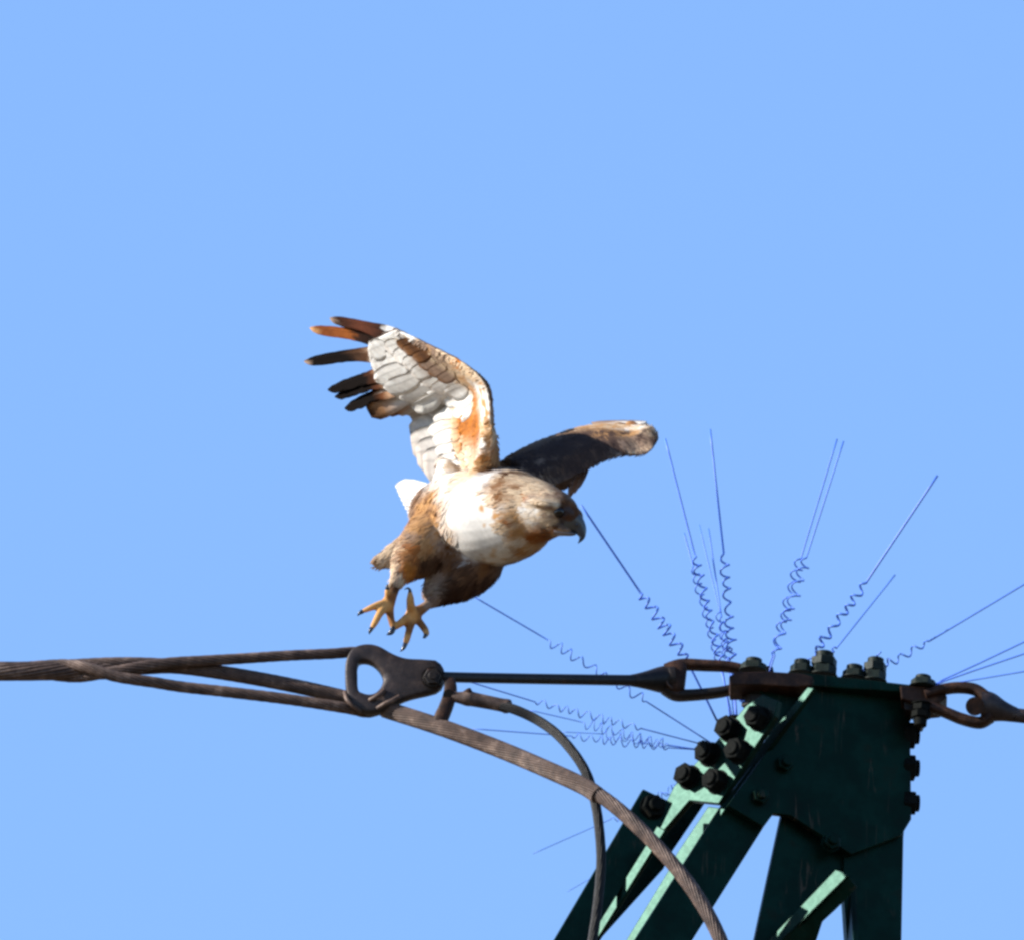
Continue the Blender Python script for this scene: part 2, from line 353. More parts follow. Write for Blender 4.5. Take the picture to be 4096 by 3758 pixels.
# thimble clevis: flat body with a D-shaped eye
YT = -.27
thim = empty('thimble_clevis', at(1580, 2715, YT), 'dark steel thimble clevis with a D-shaped eye below the hawk', 'clevis')
outer = [(1380, 2690), (1386, 2640), (1408, 2600), (1440, 2584), (1480, 2580), (1520, 2590), (1570, 2618), (1620, 2636), (1680, 2641), (1730, 2641), (1760, 2656), (1778, 2688), (1778, 2722), (1764, 2756), (1735, 2772), (1690, 2782), (1640, 2794), (1595, 2812), (1560, 2836), (1520, 2852), (1470, 2856), (1430, 2842), (1400, 2810), (1384, 2760)]
inner = [(1430, 2705), (1430, 2672), (1440, 2652), (1466, 2650), (1495, 2662), (1520, 2688), (1532, 2718), (1526, 2748), (1506, 2772), (1480, 2781), (1452, 2776), (1433, 2762)]
def smooth_loop(L, n):
    L = [np.array(p, float) for p in L]; m = len(L); out = []
    for i in range(m):
        a, b, c, d = L[i - 1], L[i], L[(i + 1) % m], L[(i + 2) % m]
        for k in range(n):
            t = k / n
            out.append(.5 * (2 * b + (c - a) * t + (2 * a - 5 * b + 4 * c - d) * t * t + (3 * b - a - 3 * c + d) * t ** 3))
    return out
def holed_plate(name, outer, inner, Y, th, m, parent):
    O = smooth_loop(outer, 4); N = 96
    c = np.mean(np.array(inner), axis=0)
    def polar(L, M):
        L = np.array(L) - c; res = []
        for k in range(M):
            a = 2 * math.pi * k / M; d = np.array([math.cos(a), math.sin(a)]); best = 0
            for i in range(len(L)):
                p, q = L[i], L[(i + 1) % len(L)]; e = q - p; den = d[0] * e[1] - d[1] * e[0]
                if abs(den) < 1e-9: continue
                t = (p[0] * e[1] - p[1] * e[0]) / den; s = (p[0] * d[1] - p[1] * d[0]) / den
                if t > 0 and -1e-6 <= s <= 1 + 1e-6: best = max(best, t)
            res.append(c + d * best)
        return res
    A = polar(O, N); I = polar(smooth_loop(inner, 4), N)
    bm = bmesh.new(); h = th / 2
    # section profile from the eye to the rim: rounded edges
    prof = [(0, -.55), (.05, -.9), (.14, -1), (.86, -1), (.95, -.9), (1, -.55), (1, .55), (.95, .9), (.86, 1), (.14, 1), (.05, .9), (0, .55)]
    rings = [[bm.verts.new(at(*(I[k] + (A[k] - I[k]) * f), Y) + Vector((0, h * w, 0))) for k in range(N)] for f, w in prof]
    for j in range(len(prof)):
        a, b = rings[j], rings[(j + 1) % len(prof)]
        for k in range(N): bm.faces.new((a[k], a[(k + 1) % N], b[(k + 1) % N], b[k]))
    return from_bm(name, bm, m, parent, True, 50)
holed_plate('body', outer, inner, YT, .020, M_THIM, thim)
bm = bmesh.new(); tube(bm, [at(1728, 2706, YT - .017), at(1728, 2706, YT + .02)], 42 * MM, 24)
o = from_bm('clevis_bolt', bm, M_ROD, thim, True, 40)
hx = hexbolt('bolt_head', at(1730, 2707, YT - .0165), Vector((0, -1, 0)), .0125, .006, .006, .002, M_ROD, thim)

# ================================================================== CABLES
def cable(name, P, R, n, pitch, m, parent=None, hand=1, res=10):
    Q = catmull([tuple(at(*p)) for p in P], res)
    bm = bmesh.new(); stranded(bm, [Vector(q) for q in Q], R * MM, n, pitch, hand)
    return from_bm(name, bm, m, parent, True, 60)
YC = -.27
main = empty('guy_cable', at(1400, 2800, YC), 'thick weathered stranded cable sweeping from left past the clevis and down across the pylon leg', 'cable')
cable('wrapped_length', [(-700, 2676, YC + .01), (0, 2682, YC), (300, 2678, YC), (470, 2676, YC)], 39, 16, .5, M_CABLE, main, -1)
cable('strand', [(-700, 2676, YC + .01), (0, 2682, YC), (300, 2676, YC), (560, 2668, YC), (700, 2664, YC + .002), (900, 2690, YC + .004), (1150, 2735, YC + .008), (1400, 2792, YC + .012), (1560, 2842, YC + .006), (1760, 2905, YC - .03), (2000, 2995, YC - .06), (2200, 3080, YC - .10), (2370, 3160, YC - .13), (2520, 3275, YC - .155), (2680, 3440, YC - .175), (2800, 3600, YC - .19), (2890, 3775, YC - .20), (2990, 4050, YC - .21), (3060, 4500, YC - .22)], 29, 15, .22, M_CABLE, main)
# heavier wrapped length before the jumper crosses it
cable('outer_wrap', [(1540, 2834, YC + .006), (1760, 2905, YC - .03), (2000, 2995, YC - .06), (2200, 3080, YC - .10), (2330, 3140, YC - .123), (2390, 3178, YC - .134)], 35, 20, .4, M_CABLE, main, -1)
grip = empty('cable_grip', at(900, 2700, YC), 'helical wire grip laid round the cable, its two legs looped on the clevis', 'grip')
cable('leg', [(150, 2690, YC + .006), (300, 2706, YC + .002), (420, 2690, YC - .014), (560, 2664, YC - .018), (680, 2648, YC - .014), (820, 2640, YC - .012), (960, 2632, YC - .008), (1150, 2620, YC - .004), (1330, 2612, YC + .004), (1420, 2606, YC + .014), (1500, 2622, YC + .026), (1570, 2660, YC + .028), (1585, 2720, YC + .028), (1560, 2784, YC + .026)], 22, 10, .16, M_CABLE, grip, 1, 6)
cable('leg', [(120, 2664, YC + .002), (260, 2656, YC - .006), (350, 2668, YC - .018), (450, 2700, YC - .022), (540, 2716, YC - .020), (610, 2726, YC - .016), (720, 2744, YC - .010), (900, 2764, YC - .010), (1120, 2790, YC - .010), (1300, 2816, YC - .008), (1400, 2832, YC - .002), (1470, 2846, YC + .010), (1520, 2830, YC + .020), (1560, 2784, YC + .026)], 23, 10, .16, M_CABLE, grip, 1, 6)
cable('leg', [(200, 2660, YC + .006), (360, 2650, YC - .004), (480, 2646, YC - .008), (600, 2648, YC - .006), (720, 2656, YC - .004), (840, 2672, YC + .002)], 21, 10, .16, M_CABLE, grip, 1, 6)
for P in ([(1380, 2765, YT - .004), (1388, 2795, YT - .014), (1415, 2822, YT - .014), (1446, 2846, YT - .006)],
          [(1478, 2798, YT - .010), (1500, 2786, YT - .0145), (1520, 2774, YT - .0145), (1538, 2758, YT - .010)],
          [(1508, 2832, YT - .010), (1540, 2812, YT - .0145), (1570, 2798, YT - .0145), (1598, 2782, YT - .011)]):
    Q = catmull([tuple(at(*p)) for p in P], 6); bm = bmesh.new(); tube(bm, [Vector(q) for q in Q], 9 * MM, 10)
    from_bm('wire_turn', bm, M_CABLE, grip, True)

jump = empty('jumper_cable', at(1850, 2790, YC - .03), 'thin dark jumper cable bending down from a ferrule beside the clevis', 'cable')
YJ = -.30
cable('wire', [(1990, 2818, YJ), (2060, 2836, YJ - .01), (2150, 2878, YJ - .02), (2230, 2936, YJ - .04), (2300, 3016, YJ - .06), (2345, 3090, YJ - .07), (2372, 3170, YJ - .075), (2392, 3270, YJ - .085), (2404, 3400, YJ - .09), (2402, 3500, YJ - .09), (2388, 3640, YJ - .09), (2368, 3775, YJ - .09), (2340, 4000, YJ - .09), (2330, 4500, YJ - .09)], 20, 14, .35, M_DARKC, jump, 1, 10)
tubepx('ferrule', [(1806, 2782, YJ, 20), (1840, 2788, YJ, 24), (1862, 2790, YJ, 30), (1880, 2792, YJ, 31), (1900, 2796, YJ, 29), (2000, 2816, YJ, 27), (2026, 2822, YJ, 30), (2036, 2826, YJ, 27), (2042, 2828, YJ, 21)], M_CABLE, jump, 18, 4)
bm = bmesh.new(); tube(bm, [at(1868, 2758, YJ - .004), at(1876, 2772, YJ - .004)], .006, 10); from_bm('bolt', bm, M_RUST, jump, True, 40)
strap = empty('strap_clamp', at(1780, 2860, YC - .03), 'short rusty strap hanging from the clevis bolt onto the thick cable', 'clamp')
YS = -.295
bar_loft('strap', [(1798, 2722, YS + .012, 22, 20), (1802, 2752, YS + .006, 26, 26), (1796, 2790, YS, 27, 28), (1780, 2836, YS - .004, 28, 30), (1764, 2872, YS - .004, 29, 32), (1756, 2900, YS - .002, 26, 34)], M_RUST, strap)
bm = bmesh.new(); tube(bm, [at(1795, 2778, YS - .012), at(1795, 2778, YS + .01)], 24 * MM, 14); from_bm('rivet', bm, M_ROD, strap, True, 40)

# ================================================================== BIRD SPIKE WIRES
def spike(parent, tip, c0, c1, base, Yt, Yb, turns, R, r=1.0, ph=0.0, seg=12):
    """straight upper length tip-c0, coil c0-c1, straight foot c1-base (photo pixels), depth Yt at the tip to Yb at the base"""
    pts = []; wob = random.uniform(0, 9)
    tot = [np.hypot(*(np.subtract(tip, c0))), np.hypot(*(np.subtract(c0, c1))), np.hypot(*(np.subtract(c1, base)))]
    L = sum(tot) or 1
    def yy(s): return Yt + (Yb - Yt) * s / L
    for k in range(8):
        f = k / 8; pts.append(at(tip[0] + (c0[0] - tip[0]) * f, tip[1] + (c0[1] - tip[1]) * f, yy(tot[0] * f)))
    if turns:
        A = at(*c0, yy(tot[0])); B = at(*c1, yy(tot[0] + tot[1])); ax = (B - A).normalized()
        u = ax.cross(Vector((0, 1, 0))).normalized(); v = ax.cross(u)
        n = int(turns * seg)
        for k in range(n + 1):
            f = k / n; a = ph + 2 * math.pi * turns * f
            g_ = min(1, f * turns * 2.5, (1 - f) * turns * 2.5)
            q_ = 1 + .3 * math.sin(wob + f * turns * 2.1) * math.sin(wob * 2 + f * turns * 1.3)
            pts.append(A.lerp(B, f) + ax * (6 * MM * math.sin(wob + f * turns * 1.7)) + (u * math.cos(a) + v * math.sin(a)) * R * MM * g_ * q_)
    else: pts.append(at(*c0, yy(tot[0]))); pts.append(at(*c1, yy(tot[0] + tot[1])))
    if tot[2] > 1:
        for k in range(1, 5):
            f = k / 4; pts.append(at(c1[0] + (base[0] - c1[0]) * f, c1[1] + (base[1] - c1[1]) * f, yy(tot[0] + tot[1] + tot[2] * f)))
    bm = bmesh.new(); tube(bm, pts, r * .00125, 6)
    return from_bm('wire', bm, M_WIRE, parent, True)
def brush(px, py, Y, label):
    return empty('bird_spike_brush', at(px, py, Y), label, 'bird spikes', 'bird deterrent spike brushes on the pylon')
YB = .10
b1 = brush(2930, 2880, YB, 'bird spikes rising steeply behind the fork of the tension rod')
spike(b1, (2324, 2018), (2563, 2370), (2748, 2640), (2868, 2880), -.05, YB, 7.5, 20, 1.25, .5)
spike(b1, (2660, 1755), (2778, 2215), (2884, 2650), (2925, 2885), .10, YB, 9.5, 15, 1.15)
spike(b1, (2840, 1718), (2895, 2212), (2930, 2650), (2948, 2880), .12, YB, 8.5, 17, 1.15, 1.2)
spike(b1, (2736, 2130), (2772, 2262), (2874, 2640), (2934, 2885), .2, YB + .01, 8.5, 14, .85, 2.0)
spike(b1, (2797, 2097), (2880, 2450), (2912, 2650), (2938, 2880), .25, YB + .01, 5.5, 17, .7, .3)
spike(b1, (2834, 2112), (2886, 2466), (2922, 2660), (2944, 2880), .25, YB + .02, 5.5, 15, .85, 1.7)
b2 = brush(2800, 2985, YB, 'bird spikes fanning out low to the left beneath the tension rod')
spike(b2, (1885, 2378), (2190, 2556), (2580, 2800), (2858, 2978), .05, YB, 8.5, 17, 0.80, .8)
spike(b2, (1876, 2724), (2145, 2806), (2562, 2910), (2800, 2972), .05, YB, 9.5, 15, 0.72, 2.4)
spike(b2, (2120, 2838), (2330, 2886), (2662, 2978), (2792, 2998), .10, YB, 8.5, 20, 0.56, 1.1)
spike(b2, (1890, 2912), (2290, 2942), (2672, 2988), (2790, 2996), .10, YB, 9.5, 15, 0.64, 2.2)
spike(b2, (2250, 2925), (2400, 2932), (2668, 2976), (2788, 2994), .14, YB + .01, 7.5, 17, 0.48, 4.0)
b3 = brush(2700, 3160, YB, 'bird spikes low behind the square end of the rear pylon leg')
spike(b3, (2132, 3412), (2440, 3276), (2700, 3150), (2740, 3150), .12, YB, 7.5, 17, 0.48, .3)
spike(b3, (2270, 3564), (2360, 3512), (2500, 3420), (2700, 3170), .16, YB, 0, 0, 0.40)
spike(b3, (2540, 3262), (2570, 3250), (2722, 3130), (2740, 3150), .12, YB, 4.5, 17, 0.56, 2.3)
b4 = brush(3070, 2690, .03, 'pair of twisted bird spikes standing beside the left shackle bolt')
spike(b4, (3348, 1757), (3206, 2222), (3092, 2615), (3066, 2688), .05, .03, 7.5, 19, .95, .2)
spike(b4, (3374, 1765), (3228, 2220), (3100, 2615), (3076, 2688), .02, .02, 7.5, 19, .95, .7)
b5 = brush(3270, 2690, .06, 'bird spikes leaning right from behind the taller double nut')
spike(b5, (3750, 1900), (3466, 2325), (3262, 2600), (3262, 2690), -.05, .06, 6.5, 17, 1.35, .4)
spike(b5, (3580, 2297), (3350, 2585), (3330, 2606), (3310, 2690), .10, .06, 1, 12, .9)
spike(b5, (3252, 2628), (3232, 2634), (3218, 2650), (3210, 2690), .05, .06, 0, 0, .8)
b6 = brush(3510, 2710, .06, 'bird spikes reaching right from the smaller double nut')
spike(b6, (4330, 2195), (3716, 2562), (3538, 2662), (3515, 2705), -.02, .06, 3.8, 16, .95, 1.0)
spike(b6, (3524, 2604), (3500, 2628), (3470, 2662), (3440, 2690), .04, .06, 0, 0, 1.0)
b7 = brush(3735, 2738, .06, 'three straight bird spikes fanning right above the rusty shackle')
spike(b7, (4400, 2420), (3900, 2658), (3780, 2712), (3728, 2742), .0, .06, 0, 0, .95)
spike(b7, (4400, 2510), (3900, 2678), (3780, 2720), (3728, 2744), .0, .06, 0, 0, .95)
spike(b7, (4400, 2632), (3900, 2716), (3780, 2736), (3728, 2748), .0, .06, 0, 0, .8)
for b_, px, py, Y in ((b1, 2936, 2884, YB), (b2, 2812, 2990, YB), (b3, 2728, 3152, YB), (b4, 3070, 2690, .028), (b5, 3265, 2696, .06), (b6, 3500, 2714, .06), (b7, 3720, 2748, .06)):
    c = at(px, py, Y); bm = bmesh.new()
    bmesh.ops.create_cone(bm, cap_ends=True, segments=10, radius1=.011, radius2=.008, depth=.016, matrix=Matrix.Translation(c))
    from_bm('base_clip', bm, M_NUT, b_, True, 40)

# ================================================================== HAWK
YOFF = -0.42                                    # the bird flies a little nearer than the pylon
hawk = empty('hawk', at(1640, 2600, 0.0), 'brown and white hawk taking off with raised wings and dangling yellow feet', 'hawk')
body_bm = bmesh.new()
def loft(P, sides=20, n=6, flat=None):
    """closed tapering limb; rows px, py, Y, radius px, optional depth ratio"""
    Q = catmull([(*at(p[0], p[1], p[2]), p[3] * MM, p[4] if len(p) > 4 else 1.0) for p in P], n)
    F = frames([q[:3] for q in Q]); rings = []
    # close the ends with shrinking rings
    def ring(p, t, r, k):
        d = FWD - t * FWD.dot(t)
        d = d.normalized() if d.length > .05 else t.orthogonal().normalized()
        w = t.cross(d).normalized()
        return [body_bm.verts.new(p + (w * math.cos(2 * math.pi * i / sides) + d * k * math.sin(2 * math.pi * i / sides)) * r) for i in range(sides)]
    p, t = F[0][0], F[0][1]; r = max(Q[0][3], .0004)
    for f in (.98, .8, .5): rings.append(ring(p - t * r * f * .8, t, r * math.sqrt(1 - f * f), Q[0][4]))
    for q, f in zip(Q, F): rings.append(ring(f[0], f[1], max(q[3], .0004), q[4]))
    p, t = F[-1][0], F[-1][1]; r = max(Q[-1][3], .0004)
    for f in (.5, .8, .98): rings.append(ring(p + t * r * f * .8, t, r * math.sqrt(1 - f * f), Q[-1][4]))
    for a, b in zip(rings, rings[1:]):
        for k in range(sides): body_bm.faces.new((a[k], a[(k + 1) % sides], b[(k + 1) % sides], b[k]))
    body_bm.faces.new(rings[0][::-1]); body_bm.faces.new(rings[-1])
# trunk, neck and head in one sweep
loft([(1700, 2040, .13, 60), (1745, 2050, .10, 115), (1810, 2062, .06, 165), (1880, 2068, .03, 190), (1960, 2068, .0, 196), (2035, 2060, -.025, 184), (2100, 2052, -.05, 158), (2150, 2047, -.065, 128), (2205, 2052, -.08, 102), (2250, 2062, -.085, 84), (2285, 2078, -.088, 56)], 28, 6)
loft([(2190, 2020, -.095, 66), (2240, 2032, -.10, 58), (2280, 2056, -.10, 44)], 16, 5)      # crown and forehead
loft([(2120, 2000, -.105, 18), (2170, 2010, -.118, 17), (2215, 2022, -.119, 15), (2250, 2034, -.113, 10)], 12, 5)  # brow ridge
loft([(2130, 2098, -.075, 48), (2200, 2108, -.088, 36), (2270, 2118, -.094, 22)], 14, 5)     # cheek and chin
# near thigh with trousers, far thigh
loft([(1805, 2010, .05, 90), (1762, 2080, .04, 94), (1712, 2160, .022, 100), (1662, 2222, .0, 84), (1618, 2275, -.025, 54), (1594, 2318, -.035, 26)], 22, 6)
loft([(1740, 1990, .03, 60), (1708, 2000, .035, 40)], 16, 5)
loft([(1675, 2165, .03, 74, .6), (1610, 2206, .03, 56, .5), (1550, 2234, .03, 38, .45), (1496, 2246, .03, 18, .5)], 16, 6)
loft([(1760, 2180, .03, 96), (1700, 2240, .0, 66), (1650, 2280, -.02, 30)], 18, 5)
loft([(1915, 2190, .03, 128), (1905, 2262, .03, 98), (1850, 2326, .02, 74), (1790, 2368, .01, 46), (1735, 2398, .0, 24)], 22, 6)
loft([(1820, 2260, .03, 100), (1770, 2300, .02, 62), (1728, 2350, .01, 34), (1712, 2392, .0, 18)], 16, 5)
# shanks and toes (right foot nearer)
YA, YF = -.035, .0
loft([(1592, 2312, YA, 26), (1580, 2345, YA, 22), (1566, 2380, YA, 23), (1552, 2412, YA, 28), (1545, 2430, YA - .002, 22)], 14, 5)
loft([(1548, 2412, YA, 22), (1517, 2416, YA - .008, 16), (1480, 2430, YA - .012, 13), (1448, 2444, YA - .012, 9)], 12, 5)
loft([(1545, 2420, YA, 22), (1520, 2450, YA - .012, 16), (1500, 2488, YA - .018, 14), (1486, 2512, YA - .018, 10)], 12, 5)
loft([(1556, 2420, YA, 22), (1560, 2450, YA + .004, 17), (1567, 2486, YA + .004, 14), (1571, 2510, YA + .002, 11)], 12, 5)
loft([(1560, 2395, YA, 18), (1552, 2370, YA - .012, 15), (1550, 2352, YA - .016, 11)], 12, 5)
loft([(1732, 2396, YF, 22), (1708, 2418, YF - .004, 20), (1684, 2436, YF - .008, 22), (1656, 2452, YF - .012, 28), (1644, 2464, YF - .012, 24)], 14, 5)
loft([(1650, 2450, YF - .012, 24), (1643, 2420, YF - .026, 18), (1641, 2392, YF - .032, 16), (1640, 2366, YF - .034, 10)], 12, 5)
loft([(1644, 2458, YF - .012, 22), (1618, 2478, YF - .02, 18), (1594, 2496, YF - .024, 15), (1577, 2510, YF - .024, 11)], 12, 5)
loft([(1650, 2466, YF - .01, 24), (1644, 2494, YF - .014, 17), (1634, 2528, YF - .016, 15), (1627, 2556, YF - .018, 14), (1620, 2576, YF - .018, 10)], 12, 5)
loft([(1656, 2462, YF - .01, 22), (1678, 2486, YF - .006, 16), (1698, 2512, YF - .008, 15), (1706, 2530, YF - .012, 13), (1702, 2540, YF - .014, 10)], 12, 5)

# wings: a grid between leading and trailing edge with a thick rounded front
def wing_grid(Lp, Tp, n=6):
    L = [Vector(q) for q in catmull([tuple(at(*p)) for p in Lp], n)]; T = [Vector(q) for q in catmull([tuple(at(*p)) for p in Tp], n)]
    return L, T
NEAR_L = [(1955, 1900, -.035), (1960, 1770, -.06), (1958, 1640, -.085), (1945, 1556, -.10), (1908, 1502, -.10), (1845, 1450, -.085), (1770, 1408, -.06), (1685, 1365, -.03), (1585, 1318, .0)]
NEAR_T = [(1775, 1880, .09), (1700, 1820, .13), (1668, 1735, .14), (1690, 1655, .14), (1630, 1628, .13), (1556, 1592, .125), (1496, 1520, .11), (1464, 1440, .095), (1470, 1368, .07)]
FAR_L = [(2130, 1955, -.005), (2230, 1930, -.005), (2330, 1880, .0), (2420, 1836, .01), (2500, 1816, .015), (2562, 1816, .02), (2602, 1796, .02), (2626, 1760, .03), (2630, 1738, .045)]
FAR_T = [(2010, 1850, .10), (2080, 1806, .13), (2140, 1778, .16), (2200, 1756, .18), (2280, 1730, .20), (2370, 1718, .21), (2470, 1712, .20), (2570, 1706, .13), (2616, 1716, .07)]
def wing_shell(L, T, rl, cm, sgn, camber):
    """sgn: which side is the underside relative to span x chord"""
    n = len(L); C = 16; rows = []
    for i in range(n):
        sp = (L[min(i + 1, n - 1)] - L[max(i - 1, 0)]).normalized(); ch = T[i] - L[i]
        nn = sp.cross(ch).normalized() * sgn
        f = i / (n - 1); r = rl(f) * MM; up, dn = [], []; cmax = cm(f)
        for k in range(C + 1):
            c = k / C * cmax; th = r * (math.sqrt(min(1, c * 9 + .02)) if c < .11 else 1) * (1 - .88 * c) * .9 + .0012
            mid = L[i] + ch * c - nn * camber * ch.length * math.sin(math.pi * min(c, 1))
            up.append(mid - nn * th); dn.append(mid + nn * th * .7)
        front = L[i] - ch.normalized() * r * .55
        rows.append([front] + dn + up[::-1])
    V = [[body_bm.verts.new(p) for p in r] for r in rows]; m = len(rows[0])
    for a, b in zip(V, V[1:]):
        for k in range(m): body_bm.faces.new((a[k], a[(k + 1) % m], b[(k + 1) % m], b[k]))
    body_bm.faces.new(V[0][::-1]); body_bm.faces.new(V[-1])
nL, nT = wing_grid(NEAR_L, NEAR_T); fL, fT = wing_grid(FAR_L, FAR_T)
s_near = 1 if (nL[6] - nL[0]).cross(nT[3] - nL[3]).dot(-FWD) > 0 else -1
s_far = -1 if (fL[6] - fL[0]).cross(fT[3] - fL[3]).dot(-FWD) > 0 else 1     # its upper side faces the camera
wing_shell(nL, nT, lambda f: 36 - 24 * f, lambda f: .66 + .30 * min(1, max(0, (f - .30) / .22)), s_near, .08)
wing_shell(fL, fT, lambda f: 40 - 14 * f, lambda f: 1.0, s_far, .07)
loft([(1900, 1980, -.02, 90), (1935, 1910, -.03, 62), (1952, 1830, -.045, 42), (1958, 1740, -.06, 31)], 18, 5)
loft([(2060, 1960, .02, 90), (2160, 1935, .01, 56), (2260, 1906, .01, 40)], 18, 5)
loft([(1800, 1950, .06, 80), (1790, 1890, .08, 50), (1770, 1850, .10, 24)], 16, 5)

bmesh.ops.recalc_face_normals(body_bm, faces=body_bm.faces)
tmp = bpy.data.meshes.new('tmp'); body_bm.to_mesh(tmp); body_bm.free()
to = bpy.data.objects.new('tmp', tmp); COL.objects.link(to)
md = to.modifiers.new('r', 'REMESH'); md.mode = 'VOXEL'; md.voxel_size = .0020; md.adaptivity = 0
sm = to.modifiers.new('s', 'SMOOTH'); sm.factor = .5; sm.iterations = 8
dg = bpy.context.evaluated_depsgraph_get()
body_me = bpy.data.meshes.new_from_object(to.evaluated_get(dg)); body_me.name = 'body'
bpy.data.objects.remove(to)
body = new_obj('body', body_me, M_BODY, hawk)
body_me.polygons.foreach_set('use_smooth', [True] * len(body_me.polygons))
NV = len(body_me.vertices)
VC = np.empty(NV * 3); body_me.vertices.foreach_get('co', VC); VC = VC.reshape(-1, 3)
bvh = BVHTree.FromPolygons([tuple(v) for v in VC], [tuple(p.vertices) for p in body_me.polygons])

# plumage colours: spots of feather colour, some with painted shade, pinned on the surface
WH = (1.0, .97, .92); CREAM = (.86, .66, .45); TAN = (.66, .36, .15); ORG = (.66, .23, .04); RUF = (.48, .17, .045); BRN = (.26, .115, .045); DK = (.055, .022, .010)
GRB = (.38, .26, .19); UMB = (.12, .055, .028); SKIN = (.86, .47, .17); SKD = (.34, .16, .065); SLATE = (.10, .085, .09); COOL = (.085, .054, .046); COOB = (.16, .095, .068)  # SLATE, COOL and COOB carry painted shade
